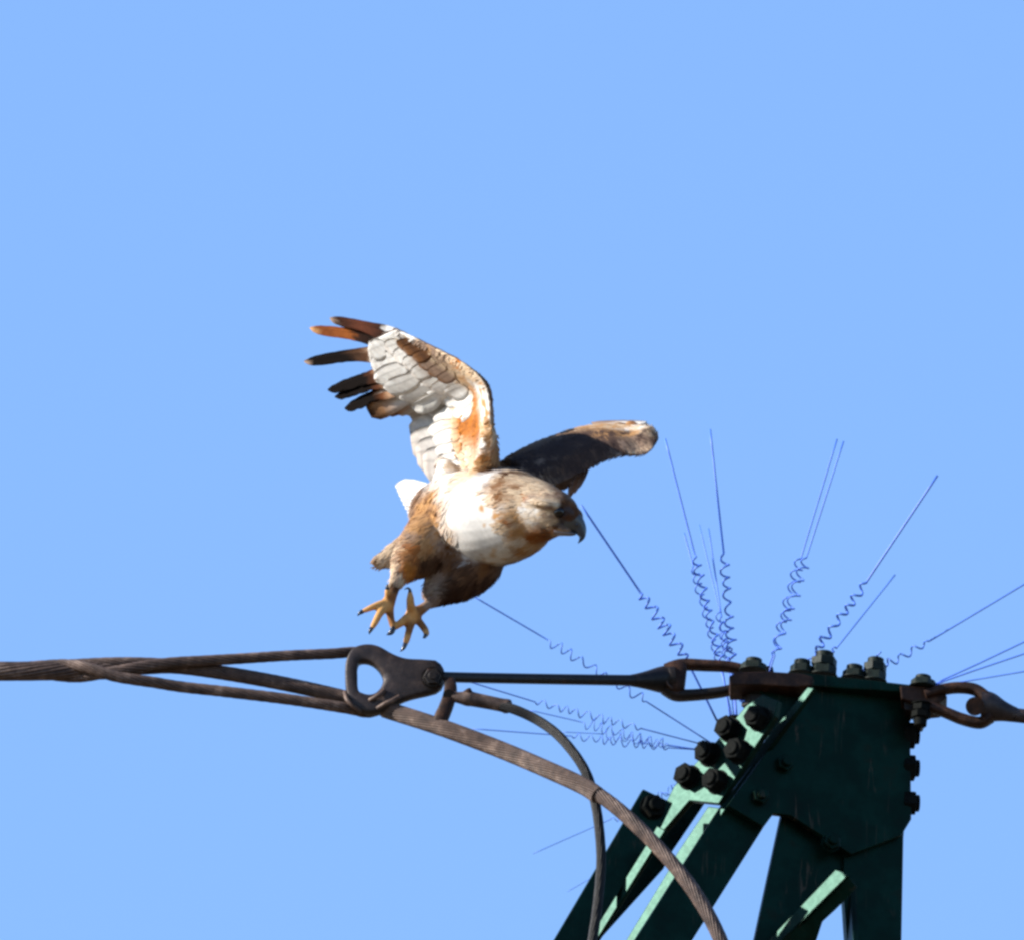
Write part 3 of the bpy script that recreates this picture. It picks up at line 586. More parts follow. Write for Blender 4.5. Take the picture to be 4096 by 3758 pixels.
# px, py, colour, second colour, share of feathers in the second colour
PAINT = [
 # breast
 (1850, 2000, WH, WH, 0), (1900, 1930, WH, WH, 0), (1960, 1900, WH, WH, 0), (1800, 2080, WH, CREAM, .1), (1860, 2110, WH, WH, 0), (1920, 2080, WH, CREAM, .1), (1850, 2190, WH, WH, 0), (1930, 2170, WH, WH, 0), (2000, 2200, WH, CREAM, .3), (1950, 2010, WH, TAN, .12), (2040, 2200, WH, CREAM, .4), (1780, 1935, WH, WH, 0), (1980, 2130, WH, CREAM, .1), (1960, 2240, WH, CREAM, .3), (1880, 2230, WH, GRB, .2), (2080, 2160, CREAM, WH, .5),
 (1940, 2040, WH, TAN, .28), (1990, 2050, WH, TAN, .42), (1910, 2085, WH, TAN, .12), (1985, 1990, CREAM, RUF, .30), (2020, 2100, CREAM, TAN, .38), (1960, 2090, WH, TAN, .2), (2010, 2150, WH, CREAM, .3),
 # throat and cheek
 (2080, 2125, TAN, CREAM, .3), (2130, 2150, RUF, TAN, .4), (2170, 2140, RUF, BRN, .4), (2110, 2190, TAN, CREAM, .3), (2050, 2090, CREAM, RUF, .4), (2110, 2040, CREAM, WH, .5), (2150, 2050, WH, CREAM, .4), (2185, 2070, CREAM, GRB, .3), (2065, 2075, TAN, CREAM, .3), (2200, 2095, CREAM, TAN, .4), (2190, 2120, UMB, RUF, .5), (2225, 2110, UMB, RUF, .3), (2240, 2128, CREAM, TAN, .5),
 (2212, 2052, GRB, CREAM, .3), (2258, 2056, DK, SLATE, .3), (2262, 2042, SLATE, DK, .3), (2244, 2072, SLATE, UMB, .3), (2215, 2080, CREAM, GRB, .4), (2246, 2030, DK, UMB, .3), (2165, 2022, CREAM, TAN, .3), (2130, 2070, CREAM, WH, .4), (2190, 2045, CREAM, GRB, .3),  # slate spots ahead of the eye: dark lores plus painted face shade
 # nape and crown; slate forehead spots paint in the shaded face front
 (2020, 1920, BRN, CREAM, .5), (2045, 1900, UMB, CREAM, .5), (2060, 1960, CREAM, BRN, .42), (2100, 1930, CREAM, BRN, .3), (2020, 1975, BRN, CREAM, .45), (2090, 1990, CREAM, RUF, .38), (2150, 1950, CREAM, GRB, .3), (2200, 1970, GRB, CREAM, .5), (2240, 1975, GRB, UMB, .4), (2180, 2003, CREAM, WH, .3), (2225, 2017, CREAM, WH, .2), (2265, 2010, UMB, BRN, .4), (2290, 2040, SLATE, UMB, .5), (2270, 2065, SLATE, UMB, .4), (2200, 2030, GRB, BRN, .3), (2255, 2095, SLATE, GRB, .3), (2205, 2060, CREAM, GRB, .3),
 # flank and near thigh
 (1790, 2160, TAN, CREAM, .5), (1815, 2200, BRN, GRB, .4), (1770, 2100, TAN, WH, .5),
 (1700, 1950, BRN, GRB, .5), (1740, 1970, TAN, BRN, .5), (1690, 2030, TAN, BRN, .5), (1740, 2050, TAN, BRN, .5), (1700, 2110, TAN, BRN, .45), (1755, 2120, TAN, CREAM, .4), (1720, 2170, TAN, RUF, .4), (1660, 2130, GRB, TAN, .3), (1600, 2180, GRB, CREAM, .5), (1540, 2230, CREAM, GRB, .5), (1515, 2250, GRB, TAN, .4), (1570, 2235, CREAM, GRB, .4), (1590, 2260, CREAM, GRB, .4), (1680, 2200, RUF, TAN, .4), (1640, 2262, ORG, RUF, .4), (1700, 2240, UMB, DK, .5), (1760, 2230, UMB, DK, .5), (1790, 2190, BRN, GRB, .4), (1680, 2285, BRN, UMB, .4), (1595, 2300, CREAM, GRB, .3), (1770, 2160, GRB, CREAM, .4),
 # far thigh
 (1820, 2260, UMB, BRN, .5), (1880, 2270, UMB, BRN, .4), (1940, 2270, BRN, UMB, .5), (1960, 2310, UMB, DK, .4), (1900, 2330, DK, UMB, .4), (1830, 2340, DK, UMB, .4), (1820, 2385, DK, DK, 0), (1740, 2330, GRB, CREAM, .4), (1725, 2390, GRB, BRN, .4), (1770, 2310, GRB, BRN, .4),
 # near wing, underside
 (1645, 1346, WH, CREAM, .3), (1700, 1368, CREAM, WH, .4), (1755, 1394, CREAM, WH, .4), (1815, 1426, CREAM, TAN, .3), (1870, 1466, CREAM, TAN, .2),
 (1765, 1880, WH, CREAM, .2), (1795, 1905, WH, CREAM, .2), (1750, 1915, WH, GRB, .3), (1815, 1870, CREAM, WH, .4), (1780, 1860, WH, WH, 0),
 (1900, 1880, CREAM, TAN, .3), (1940, 1850, TAN, ORG, .4), (1965, 1880, BRN, UMB, .5), (1850, 1900, CREAM, WH, .3), (1870, 1830, CREAM, WH, .3), (1850, 1760, CREAM, TAN, .3), (1920, 1790, WH, TAN, .38), (1945, 1720, CREAM, TAN, .45), (1940, 1640, WH, TAN, .38), (1880, 1670, ORG, RUF, .35), (1862, 1705, ORG, RUF, .3), (1892, 1645, ORG, TAN, .3), (1838, 1732, ORG, TAN, .3), (1900, 1600, ORG, CREAM, .3), (1870, 1690, RUF, ORG, .3), (1890, 1620, ORG, TAN, .3), (1850, 1725, ORG, RUF, .3), (1905, 1690, RUF, ORG, .5), (1810, 1735, CREAM, ORG, .3), (1915, 1560, WH, TAN, .32), (1860, 1580, WH, CREAM, .2), (1880, 1500, CREAM, TAN, .3), (1830, 1450, CREAM, ORG, .4), (1850, 1520, CREAM, TAN, .4), (1760, 1410, GRB, CREAM, .4), (1672, 1385, UMB, GRB, .4), (1680, 1420, BRN, UMB, .4), (1740, 1450, GRB, CREAM, .4), (1790, 1500, GRB, BRN, .3), (1720, 1380, GRB, TAN, .3), (1770, 1390, CREAM, TAN, .3),
 (1800, 1600, WH, WH, 0), (1720, 1560, WH, WH, 0), (1640, 1500, WH, WH, 0), (1600, 1400, WH, WH, 0), (1560, 1340, WH, WH, 0), (1780, 1660, WH, WH, 0), (1720, 1740, WH, WH, 0), (1760, 1800, WH, CREAM, .1), (1640, 1330, WH, CREAM, .1), (1560, 1480, WH, WH, 0), (1690, 1480, WH, WH, 0), (1630, 1580, WH, WH, 0),
 (1800, 1680, WH, CREAM, .2), (1790, 1560, WH, WH, 0),
 # far wing, upper side; inner spots painted darker as the near wing's shade
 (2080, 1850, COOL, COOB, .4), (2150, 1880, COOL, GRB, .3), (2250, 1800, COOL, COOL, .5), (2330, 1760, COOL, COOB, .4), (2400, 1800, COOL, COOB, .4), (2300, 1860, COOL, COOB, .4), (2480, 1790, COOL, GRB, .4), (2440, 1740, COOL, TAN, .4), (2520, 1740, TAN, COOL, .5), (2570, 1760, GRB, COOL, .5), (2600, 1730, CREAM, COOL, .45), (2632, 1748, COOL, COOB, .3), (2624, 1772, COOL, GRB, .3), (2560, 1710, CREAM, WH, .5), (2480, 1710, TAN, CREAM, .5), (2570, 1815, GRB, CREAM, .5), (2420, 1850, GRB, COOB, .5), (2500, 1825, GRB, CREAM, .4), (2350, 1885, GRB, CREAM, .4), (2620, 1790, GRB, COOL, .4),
 # feet
 (1580, 2345, UMB, UMB, 0), (1566, 2385, SKD, SKD, 0), (1545, 2420, SKIN, SKIN, 0), (1480, 2430, SKIN, SKIN, 0), (1500, 2480, SKIN, SKIN, 0), (1562, 2470, SKD, SKD, 0), (1552, 2366, SKIN, SKIN, 0), (1710, 2415, GRB, GRB, 0), (1684, 2436, SKD, SKD, 0), (1650, 2455, SKIN, SKIN, 0), (1642, 2400, SKIN, SKIN, 0), (1600, 2490, SKIN, SKIN, 0), (1640, 2510, SKD, SKIN, 0), (1625, 2556, SKIN, SKIN, 0), (1690, 2500, SKD, SKD, 0), (1705, 2530, SKIN, SKIN, 0),
]
A_pos, A_c1, A_c2, A_sh, A_n = [], [], [], [], []
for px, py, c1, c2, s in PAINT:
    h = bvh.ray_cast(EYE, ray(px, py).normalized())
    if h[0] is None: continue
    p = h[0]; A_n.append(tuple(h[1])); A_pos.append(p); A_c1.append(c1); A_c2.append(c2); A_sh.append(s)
# back of the bird, seen only from elsewhere
for x, y, Y in ((1800, 1950, .2), (1900, 1950, .15), (2000, 1930, .1), (1950, 2050, .15), (1850, 2100, .2), (2100, 2000, .06), (2180, 2030, .02)):
    h = bvh.find_nearest(at(x, y, Y)); A_n.append(tuple(h[1])); A_pos.append(h[0]); A_c1.append(BRN); A_c2.append(UMB); A_sh.append(.4)
for i in range(4, len(nL) - 4, 5):                  # upper side of the near wing
    for c in (.1, .3, .55):
        p = nL[i].lerp(nT[i], c); nn = (nL[i + 1] - nL[i - 1]).cross(nT[i] - nL[i]).normalized() * s_near
        h = bvh.find_nearest(p - nn * .03); A_n.append(tuple(-nn)); q = h[0]; A_pos.append(q); A_c1.append(BRN); A_c2.append(UMB); A_sh.append(.4)
A_pos = np.array([tuple(p) for p in A_pos]); A_c1 = np.array(A_c1); A_c2 = np.array(A_c2); A_sh = np.array(A_sh); A_n = np.array(A_n)
def paint_at(X, N, power=5.0):
    X = np.atleast_2d(X); out = []
    for s in range(0, len(X), 4000):
        d = np.linalg.norm(X[s:s + 4000, None, :] - A_pos[None], axis=2) + .0025
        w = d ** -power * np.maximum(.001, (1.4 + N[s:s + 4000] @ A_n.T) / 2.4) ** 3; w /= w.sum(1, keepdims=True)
        out.append(np.concatenate([w @ A_c1, w @ A_c2, (w @ A_sh)[:, None]], axis=1))
    return np.concatenate(out)
VN = np.empty(NV * 3); body_me.vertices.foreach_get('normal', VN); VN = VN.reshape(-1, 3)
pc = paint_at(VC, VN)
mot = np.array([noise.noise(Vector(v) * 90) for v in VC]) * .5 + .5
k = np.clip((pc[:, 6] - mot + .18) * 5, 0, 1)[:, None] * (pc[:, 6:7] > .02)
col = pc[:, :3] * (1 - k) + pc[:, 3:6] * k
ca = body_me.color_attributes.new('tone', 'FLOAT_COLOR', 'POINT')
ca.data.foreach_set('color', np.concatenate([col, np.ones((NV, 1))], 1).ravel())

# direction the feathers lie in: px, py, direction in the picture, depth slope, feather length and width in photo px
FLOW = [(2250, 2050, -1, -.05, .2, 20, 12), (2180, 2050, -1, .0, .3, 26, 16), (2100, 2000, -1, -.1, .3, 38, 20), (2100, 2130, -1, .3, .3, 40, 22), (1980, 2000, -.9, .35, .35, 58, 30), (1980, 2180, -.9, .45, .3, 58, 30), (1850, 2000, -.8, .5, .3, 62, 32), (1880, 2180, -.6, .8, .2, 62, 30), (1740, 2000, -.4, .9, .2, 56, 28), (1700, 2120, -.55, .85, .1, 60, 28), (1600, 2200, -.8, .5, .1, 60, 28), (1640, 2270, -.5, .85, .1, 52, 24), (1760, 2240, -.6, .6, .1, 54, 26), (1900, 2320, -.8, .6, .0, 56, 26), (1800, 2380, -.9, .4, .0, 50, 24), (1730, 2390, -.6, .8, 0, 40, 20),
        (1930, 1850, -.75, .25, .6, 46, 26), (1930, 1640, -.8, .1, .6, 46, 26), (1850, 1760, -.8, .2, .6, 50, 28), (1850, 1550, -.85, .3, .5, 46, 26), (1780, 1430, -.75, .6, .4, 44, 24), (1650, 1370, -.9, .5, .4, 46, 24), (1700, 1560, -.85, .35, .5, 60, 32), (1720, 1740, -.8, .2, .6, 60, 32), (1580, 1420, -.95, .3, .4, 60, 30),
        (2100, 1850, -.3, -.5, .9, 60, 30), (2250, 1800, -.4, -.6, .9, 56, 28), (2400, 1770, -.5, -.6, .9, 50, 26), (2550, 1760, -.7, -.5, .8, 40, 22), (2600, 1790, -.7, -.4, .6, 34, 20), (2300, 1880, -.4, -.6, .9, 40, 22)]
F_pos = []; F_dir = []; F_sz = []
for f in FLOW:
    h = bvh.ray_cast(EYE, ray(f[0], f[1]).normalized()); p = h[0] if h[0] is not None else bvh.find_nearest(at(f[0], f[1], 0))[0]
    F_pos.append(tuple(p)); F_dir.append(tuple((RIGHT * f[2] - UPV * f[3] + FWD * f[4]).normalized())); F_sz.append((f[5], f[6]))
F_pos = np.array(F_pos); F_dir = np.array(F_dir); F_sz = np.array(F_sz)
# scatter contour feathers over the skin
polys = body_me.polygons; NP = len(polys)
area = np.empty(NP); polys.foreach_get('area', area); cen = np.empty(NP * 3); polys.foreach_get('center', cen); cen = cen.reshape(-1, 3)
nor = np.empty(NP * 3); polys.foreach_get('normal', nor); nor = nor.reshape(-1, 3)
feet_c = np.array([tuple(at(1560, 2440, YA)), tuple(at(1650, 2460, YF))])
def plume(n):
    pick = np.random.choice(NP, n, p=area / area.sum()); V, Fc, Cc = [], [], []
    C = cen[pick]; D = np.linalg.norm(C[:, None] - F_pos[None], axis=2) + .003; w = D ** -4.0; w /= w.sum(1, keepdims=True)
    fd = w @ F_dir; fs = w @ F_sz; pt = paint_at(C, nor[pick], 5)
    order = range(n)
    head = np.array(tuple(at(2250, 2070, -.09)))
    for i in order:
        c = Vector(C[i]); nn = Vector(nor[pick[i]])
        if min(np.linalg.norm(feet_c - C[i], axis=1)) < .036: continue
        # px position to spare the bare face round beak and eye
        r = c - EYE; t = r.dot(FWD); px = 2048 + r.dot(RIGHT) / t / K; py = 1879 - r.dot(UPV) / t / K
        if py > 2330 and px < 1600: continue
        if py > 2338 and px < 1690: continue
        if py > 2400 and px < 1740: continue
        if px > 2272 and py > 1990: continue
        if (px - 2236) ** 2 + (py - 2046) ** 2 < 34 ** 2: continue
        d = Vector(fd[i]); d = d - nn * d.dot(nn)
        if d.length < .1: continue
        d.normalize(); d = (Matrix.Rotation(random.gauss(0, .16), 3, nn) @ d)
        s = nn.cross(d)
        Lf, Wf = fs[i] * MM * random.uniform(.5, .9); Wf *= .42
        lift = random.uniform(.02, .08) if random.random() < .93 else random.uniform(.08, .2)
        if bvh.find_nearest(c + d * Lf)[3] > (.0035 if random.random() < .9 else .007): continue
        if pt[i, :3].min() > .76: continue
        if pt[i, :3].min() > .6: lift = random.uniform(.005, .03)
        k2 = min(1, max(0, (pt[i, 6] + (noise.noise(c * 80) * .75) + random.uniform(-.12, .12) - .28) * 1.8)) if pt[i, 6] > .02 else 0
        c1 = pt[i, 3:6] * k2 + pt[i, :3] * (1 - k2)
        c1 = c1 * random.uniform(.93, 1.03)
        b = len(V); curl = -.10
        for t_, wv in ((0, .25), (.35, .5), (.7, .46), (.9, .27), (1.0, .04)):
            base = c + nn * .0004 + d * Lf * t_ + nn * (Lf * (lift * t_ + curl * t_ * t_ * .6))
            jit = random.uniform(.85, 1.15)
            for q in (-1, 0, 1):
                V.append(tuple(base + s * (Wf * wv * q * jit) + nn * (Wf * .05 * (1 - q * q))))
                sh_ = 1.0 if q else .96
                Cc.append((*np.clip(c1 * sh_, 0, 1), 1))
        for a in range(4):
            for q in (0, 1):
                v0 = b + a * 3 + q; Fc.append((v0, v0 + 1, v0 + 4, v0 + 3))
    me = bpy.data.meshes.new('plumage'); me.from_pydata(V, [], Fc); me.update()
    me.polygons.foreach_set('use_smooth', [True] * len(me.polygons))
    a = me.color_attributes.new('tone', 'FLOAT_COLOR', 'POINT'); a.data.foreach_set('color', np.array(Cc).ravel())
    o = new_obj('plumage', me, M_PLUME, hawk); o['kind'] = 'stuff'; return o
plume(52000)

def feather(name, root, tip, nrm, width, stops, bend=0.0, curl=0.0, prof=None, parent=hawk, ragged=0.0, n=16, sag=0.0, flip=1, camb=.05):
    """one flight feather: cambered vane of two skins with a raised shaft; width in photo px; stops = colours along it"""
    root, tip = Vector(root), Vector(tip); ax = (tip - root); Lf = ax.length; ax.normalize()
    nrm = (nrm - ax * nrm.dot(ax)).normalized(); sd = nrm.cross(ax) * flip
    prof = prof or [(0, .35), (.12, .8), (.5, 1), (.8, .9), (.93, .6), (1, .08)]
    def pf(t):
        for (a, x), (b, y) in zip(prof, prof[1:]):
            if t <= b: return x + (y - x) * (t - a) / (b - a)
        return prof[-1][1]
    def cl(t, stops):
        for (a, x), (b, y) in zip(stops, stops[1:]):
            if t <= b:
                f = 0 if b == a else max(0, (t - a) / (b - a)); return [x[j] + (y[j] - x[j]) * f for j in range(3)]
        return stops[-1][1]
    S = (-1, -.62, -.12, 0, .10, .38, .6)             # narrow outer vane, broad inner vane
    V, Fc, Cc = [], [], []; m = len(S)
    for side in (1, -1):
        for i in range(n + 1):
            t = i / n; c = root + ax * Lf * t + sd * flip * bend * Lf * math.sin(math.pi * t) + nrm * curl * Lf * t * t - nrm * sag * Lf * math.sin(math.pi * t)
            w = width * MM * .62 * pf(t)
            for q in S:
                e = abs(q) > .59
                jw = 1 + (random.uniform(-ragged, ragged * .3) if e and t > .55 else 0)
                V.append(tuple(c + sd * w * q * jw - nrm * (w * camb * q * q) + nrm * (side * .00045 * (1.9 if abs(q) < .05 else (.25 if e else 1)))))
                base = cl(min(1, t + random.uniform(-.02, .02) + (.03 if q < 0 else -.02)), stops)
                g_ = random.uniform(.84, 1.08) * (.75 if abs(q) < .05 else 1)
                Cc.append((*[min(1, x * g_) for x in base], 1))
    N1 = (n + 1) * m
    for i in range(n):
        for k in range(m - 1):
            a = i * m + k; Fc.append((a, a + 1, a + m + 1, a + m)); a += N1; Fc.append((a, a + m, a + m + 1, a + 1))
        for k in (0, m - 1):
            a = i * m + k; Fc.append((a, a + m, a + m + N1, a + N1))
    for k in range(m - 1):
        Fc.append((k, k + N1, k + 1 + N1, k + 1)); a = n * m + k; Fc.append((a, a + 1, a + 1 + N1, a + N1))
    me = bpy.data.meshes.new(name); me.from_pydata(V, [], Fc); me.update()
    me.polygons.foreach_set('use_smooth', [True] * len(me.polygons))
    a = me.color_attributes.new('tone', 'FLOAT_COLOR', 'POINT'); a.data.foreach_set('color', np.array(Cc).ravel())
    return new_obj(name, me, M_PLUME, parent)
# near wing
def w_at(f, c, off):
    x = f * (len(nL) - 1); i = min(int(x), len(nL) - 2); g_ = x - i
    l = nL[i].lerp(nL[i + 1], g_); t = nT[i].lerp(nT[i + 1], g_); sp = (nL[i + 1] - nL[i]).normalized(); nn = sp.cross(t - l).normalized() * s_near
    return l.lerp(t, c) + nn * off - nn * .08 * (t - l).length * math.sin(math.pi * min(c, 1)), nn
BLUNT = [(0, .4), (.15, .9), (.5, 1), (.86, 1), (.95, .86), (1, .5)]
for i in range(8):                                  # secondaries
    f = .02 + i * .062; r_, nn = w_at(f, .46, -.014); e, _ = w_at(f + .004, 1.08 + .015 * math.sin(i * 2.3), .001 + .0012 * (i % 3))
    feather('secondary_feather', r_, e, nn, 150, [(0, WH), (.6, (.84, .81, .77)), (.9, (.78, .73, .68)), (1, (.7, .62, .56))], bend=.01 * (1 if i % 2 else -1), curl=.0, prof=BLUNT, sag=.09, flip=-1, camb=.03)
for i in range(6):                                  # inner primaries, white to the tip
    f = .50 + i * .035; r_, nn = w_at(f, .40, -.012)
    tips = [(1676, 1652), (1640, 1638), (1600, 1628), (1560, 1625), (1520, 1628), (1470, 1640)]
    e = at(*tips[i], .15)
    feather('primary_feather', r_, e, nn, 112, [(0, WH), (.7, (.84, .82, .79)), (.9, (.74, .68, .62) if i < 4 else (.45, .24, .12)), (1, (.62, .55, .5) if i < 4 else DK)], bend=-.02, curl=.0, prof=BLUNT, sag=.10, flip=-1)
NW = Vector((-.55, -.80, .15)).normalized()
FP = [(.05, .8), (.3, 1.2), (.44, 1.2), (.55, .95), (.65, .86), (.85, .80), (.93, .66), (.975, .42), (1, .12)]; FP = [(0, .4)] + FP
DRK = (.006, .003, .002); UMF = (.035, .014, .008); RST = (.42, .13, .028)
for (rx, ry, ry_), (tx, ty, tY), wd, stops, bd in [
    ((1660, 1366, .06), (1325, 1276, .14), 60, [(0, WH), (.36, WH), (.42, UMF), (.66, (.13, .04, .02)), (.92, UMF), (1, GRB)], -.03),
    ((1690, 1392, .06), (1246, 1316, .16), 64, [(0, WH), (.40, WH), (.45, DRK), (.64, UMF), (.67, (.34, .10, .022)), (.93, (.22, .06, .016)), (1, TAN)], -.03),  # orange stretch paints in the glow of light from behind
    ((1700, 1410, .07), (1223, 1450, .17), 74, [(0, WH), (.42, (.7, .5, .35)), (.52, (.13, .06, .03)), (.68, DRK), (.97, DRK), (1, GRB)], -.05),
    ((1690, 1440, .075), (1317, 1562, .17), 78, [(0, WH), (.46, (.5, .3, .18)), (.55, (.10, .035, .016)), (.64, DRK), (1, DRK)], -.03),
    ((1690, 1466, .075), (1345, 1590, .168), 70, [(0, WH), (.46, (.5, .3, .18)), (.55, (.12, .04, .018)), (.64, DRK), (1, DRK)], -.03),
    ((1690, 1490, .08), (1384, 1636, .165), 84, [(0, WH), (.48, (.5, .3, .18)), (.58, (.16, .055, .02)), (.67, DRK), (1, DRK)], -.03)]:
    feather('primary_feather', at(rx, ry, ry_), at(tx, ty, tY), NW, wd * .9, stops, bend=bd, curl=.02, prof=FP, ragged=.2 if ty > 1500 else .06, n=26, sag=.02, flip=-1)
# covert feathers laid in rows over the underside of the near wing
def covert(f0, c0, f1, c1, wd, stops, lift=.004):
    a, nn = w_at(f0, c0, .0042 * (1 - .6 * c0)); b, n2 = w_at(f1, c1, lift)
    o = feather('covert_feather', a, b, nn, wd, stops, bend=random.uniform(-.03, .03), prof=[(0, .35), (.2, .8), (.55, 1), (.85, .85), (.95, .55), (1, .12)], flip=-1, camb=.0, sag=.01, n=12)
    n1 = len(o.data.vertices) // 2; layer = random.uniform(.0006, .0010)
    for vi, v in enumerate(o.data.vertices):            # press the vane onto the wing
        loc, nr, _, dist = bvh.find_nearest(v.co)
        if dist < .012 and nr.dot(nn) > .2: v.co = loc + nr * (layer + (.0004 if vi < n1 else 0) + .0006 * ((vi % n1) // 7) / 12)
for i in range(7):
    f = .42 + i * .085; k = random.uniform(-.012, .012)
    covert(min(.99, f), .58 + .05 * random.random(), min(.995, f + k), .93 + .06 * random.random(), 100, [(0, WH), (.75, WH), (1, (.90, .86, .81))], .0024)
for i in range(9):
    f = .31 + i * .076; k = random.uniform(-.012, .012)
    dk = .62 < f < .8
    covert(min(.99, f), .30 + .04 * random.random(), min(.995, f + k), .62 + .07 * random.random(), 88, [(0, BRN if dk else CREAM), (.3, GRB if dk else WH), (.8, WH), (1, (.86, .79, .72))], .0034)
for i in range(6):
    f = .03 + i * .055
    covert(f, .54, f + random.uniform(-.01, .01), .84 + .05 * random.random(), 74, [(0, ORG if 2 <= i <= 4 else CREAM), (.35, CREAM), (.6, WH), (1, (.9, .86, .8))], .0036)
for f in (.79, .85, .91):
    covert(f, .10, f + random.uniform(-.01, .01), .40 + .05 * random.random(), 64, [(0, BRN), (.5, UMB), (.85, BRN), (1, GRB)], .004)
for f in (.60, .66, .73):
    covert(f, .22, f + random.uniform(-.01, .01), .48 + .05 * random.random(), 66, [(0, CREAM), (.4, GRB), (.8, GRB), (1, BRN)], .004)
# tail, white, fanned behind the flank
for i in range(9):
    f = i / 8; tp = at(1580 + 66 * f ** 1.1, 1936 + 136 * f, .28 - .05 * f)
    feather('tail_feather', at(1726, 1962 + 80 * f, .12), tp, Vector((-.70, -.65, .3)), 58, [(0, WH), (.9, (.86, .84, .80)), (1, (.74, .68, .62))], curl=-.01, prof=[(0, .3), (.2, .8), (.6, 1), (.9, .9), (1, .3)])
# far wing: secondaries along the top edge, pale folded primaries at the wrist, inner feathers behind the head with backlight painted into their tone
def fw_at(f, c):
    x = f * (len(fL) - 1); i = min(int(x), len(fL) - 2); g_ = x - i
    l = fL[i].lerp(fL[i + 1], g_); t = fT[i].lerp(fT[i + 1], g_)
    return l.lerp(t, c), (fL[i + 1] - fL[i]).cross(t - l).normalized() * -s_far
for i in range(9):
    f = .02 + i * .075; r_, nn = fw_at(f, .55); e, _ = fw_at(max(0, f - .02), 1.005)
    feather('secondary_feather', r_ + nn * .002, e + nn * .002, nn, 130, [(0, UMB), (.7, BRN), (.92, BRN), (1, GRB)], curl=.01, prof=BLUNT)
for c0, c1, wd in ((.42, .80, 74), (.20, .55, 56)):
    for i in range(10):
        f = .06 + i * .080; r_, nn = fw_at(f, c0); e, _ = fw_at(max(0, f - .03), c1 + random.uniform(-.03, .03))
        feather('covert_feather', r_ + nn * .012, e + nn * .011, nn, wd, [(0, UMB), (.6, UMB if i % 3 else BRN), (.88, BRN if i < 6 else TAN), (1, GRB if i < 6 else CREAM)], camb=.03, sag=-.03, n=10, bend=random.uniform(-.03, .03))
for i, (tx, ty) in enumerate([(2366, 1690), (2400, 1689), (2440, 1688), (2480, 1688), (2520, 1690)]):
    feather('primary_feather', at(2585 - 4 * i, 1702 - 2 * i, .10), at(tx, ty, .27 - .02 * i), Vector((-.2, -.75, .6)), 58, [(0, WH), (.6, (.8, .72, .64)), (.8, GRB), (1, GRB)], curl=.0, bend=.01)
for i, (rx, ry, tx, ty) in enumerate([(2352, 1872, 2312, 1948), (2334, 1878, 2294, 1970), (2318, 1884, 2276, 1986)]):
    feather('inner_feather', at(rx, ry, .03), at(tx, ty, .07 - .004 * i), Vector((-.5, -.8, .2)), 62, [(0, GRB), (.4, (.8, .6, .52)), (1, (.9, .7, .62))], prof=[(0, .7), (.3, 1), (.7, .9), (.92, .6), (1, .15)])  # pink pale tone is light shining through, put into the colour

# beak with hook, lower bill, eyes, claws
def colored_tube(name, rows, m, parent, cols, sides=14, n=6, squash=.72):
    Q = catmull([(*at(r[0], r[1], r[2]), r[3] * MM) for r in rows], n)
    bm = bmesh.new(); rings = []
    for q, (p, t, u, v) in zip(Q, frames([q[:3] for q in Q])):
        d = FWD - t * FWD.dot(t); d.normalize(); w = t.cross(d); r = max(q[3], .0003)
        rings.append([bm.verts.new(p + w * r * math.cos(2 * math.pi * i / sides) + d * r * squash * math.sin(2 * math.pi * i / sides)) for i in range(sides)])
    for a, b in zip(rings, rings[1:]):
        for k in range(sides): bm.faces.new((a[k], a[(k + 1) % sides], b[(k + 1) % sides], b[k]))
    bm.faces.new(rings[0][::-1]); bm.faces.new(rings[-1])
    N = len(rings); o = from_bm(name, bm, m, parent, True, 60)
    a = o.data.color_attributes.new('tone', 'FLOAT_COLOR', 'POINT'); data = []
    for i in range(N):
        f = i / (N - 1) * (len(cols) - 1); j = min(int(f), len(cols) - 2); g_ = f - j
        c = [cols[j][q] + (cols[j + 1][q] - cols[j][q]) * g_ for q in range(3)]
        data += [(*c, 1)] * sides
    a.data.foreach_set('color', np.array(data).ravel()); return o
YK = -.094
CERE = (.035, .035, .033); HORN = (.017, .021, .027); HDK = (.008, .011, .018)
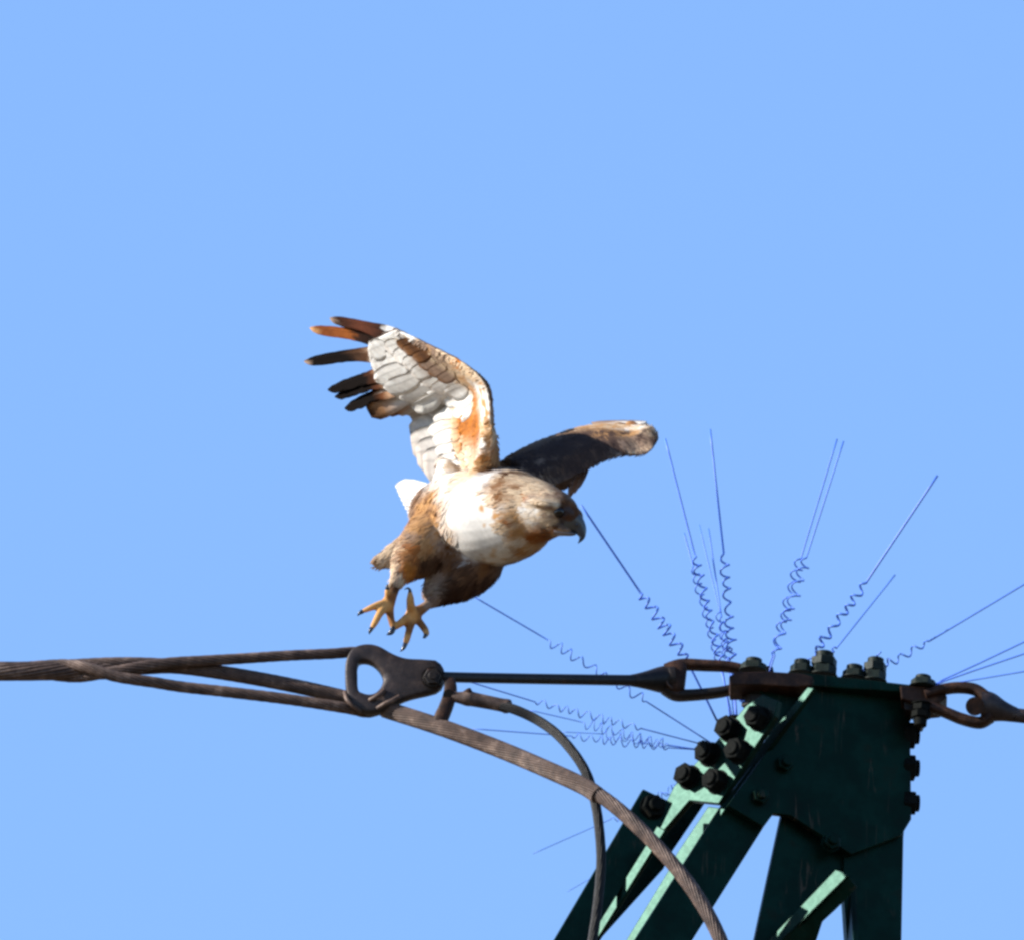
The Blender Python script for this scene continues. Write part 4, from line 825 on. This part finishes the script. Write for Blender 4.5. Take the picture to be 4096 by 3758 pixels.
bk = colored_tube('beak', [(2266, 2080, YK, 54), (2288, 2088, YK, 49), (2306, 2099, YK, 39), (2319, 2113, YK, 28), (2326, 2130, YK, 20), (2328, 2146, YK, 12), (2321, 2160, YK, 6), (2312, 2171, YK, 1.2)], M_BEAK, hawk, [CERE, CERE, HORN, HDK, HDK], 16, 6)
colored_tube('lower_bill', [(2215, 2124, YK, 12), (2250, 2130, YK, 11), (2285, 2133, YK, 9), (2304, 2134, YK, 4)], M_BEAK, bk, [(.16, .11, .085), (.12, .09, .075), HORN], 10, 5, 1.6)
bm = bmesh.new(); bmesh.ops.create_uvsphere(bm, u_segments=10, v_segments=8, radius=.0022, matrix=Matrix.Translation(at(2306, 2096, YK - .0088)))
from_bm('nostril', bm, M_CLAW, bk, True)
h = bvh.ray_cast(EYE, ray(2236, 2046).normalized())
for c in (h[0] + FWD * .0030 if h[0] else at(2236, 2046, -.12), at(2262, 2040, -.058)):
    bm = bmesh.new(); bmesh.ops.create_uvsphere(bm, u_segments=24, v_segments=16, radius=.0078, matrix=Matrix.Translation(c))
    from_bm('eye', bm, M_EYE, hawk, True)
for P in ([(1450, 2443, YA - .012, 9), (1440, 2449, YA - .013, 7), (1434, 2455, YA - .012, 4), (1430, 2462, YA - .011, .8)],
          [(1487, 2510, YA - .018, 9), (1481, 2520, YA - .02, 7.5), (1478, 2528, YA - .019, 4), (1478, 2535, YA - .017, .8)],
          [(1571, 2508, YA + .002, 10), (1571, 2522, YA, 9), (1562, 2532, YA - .002, 6), (1545, 2537, YA - .003, .8)],
          [(1550, 2354, YA - .016, 9), (1548, 2343, YA - .019, 6), (1551, 2334, YA - .019, .8)],
          [(1640, 2368, YF - .034, 8), (1639, 2357, YF - .036, 6), (1630, 2350, YF - .036, 4), (1616, 2356, YF - .034, .8)],
          [(1578, 2509, YF - .024, 10), (1569, 2517, YF - .026, 8.5), (1560, 2526, YF - .026, 6), (1548, 2533, YF - .024, .8)],
          [(1621, 2574, YF - .018, 10), (1616, 2586, YF - .02, 8), (1609, 2596, YF - .02, 5), (1600, 2604, YF - .018, .8)],
          [(1703, 2538, YF - .014, 9), (1697, 2546, YF - .017, 6), (1690, 2548, YF - .018, .8)]):
    o = colored_tube('claw', P, M_CLAW, hawk, [HDK, HDK], 10, 5, 1.0)
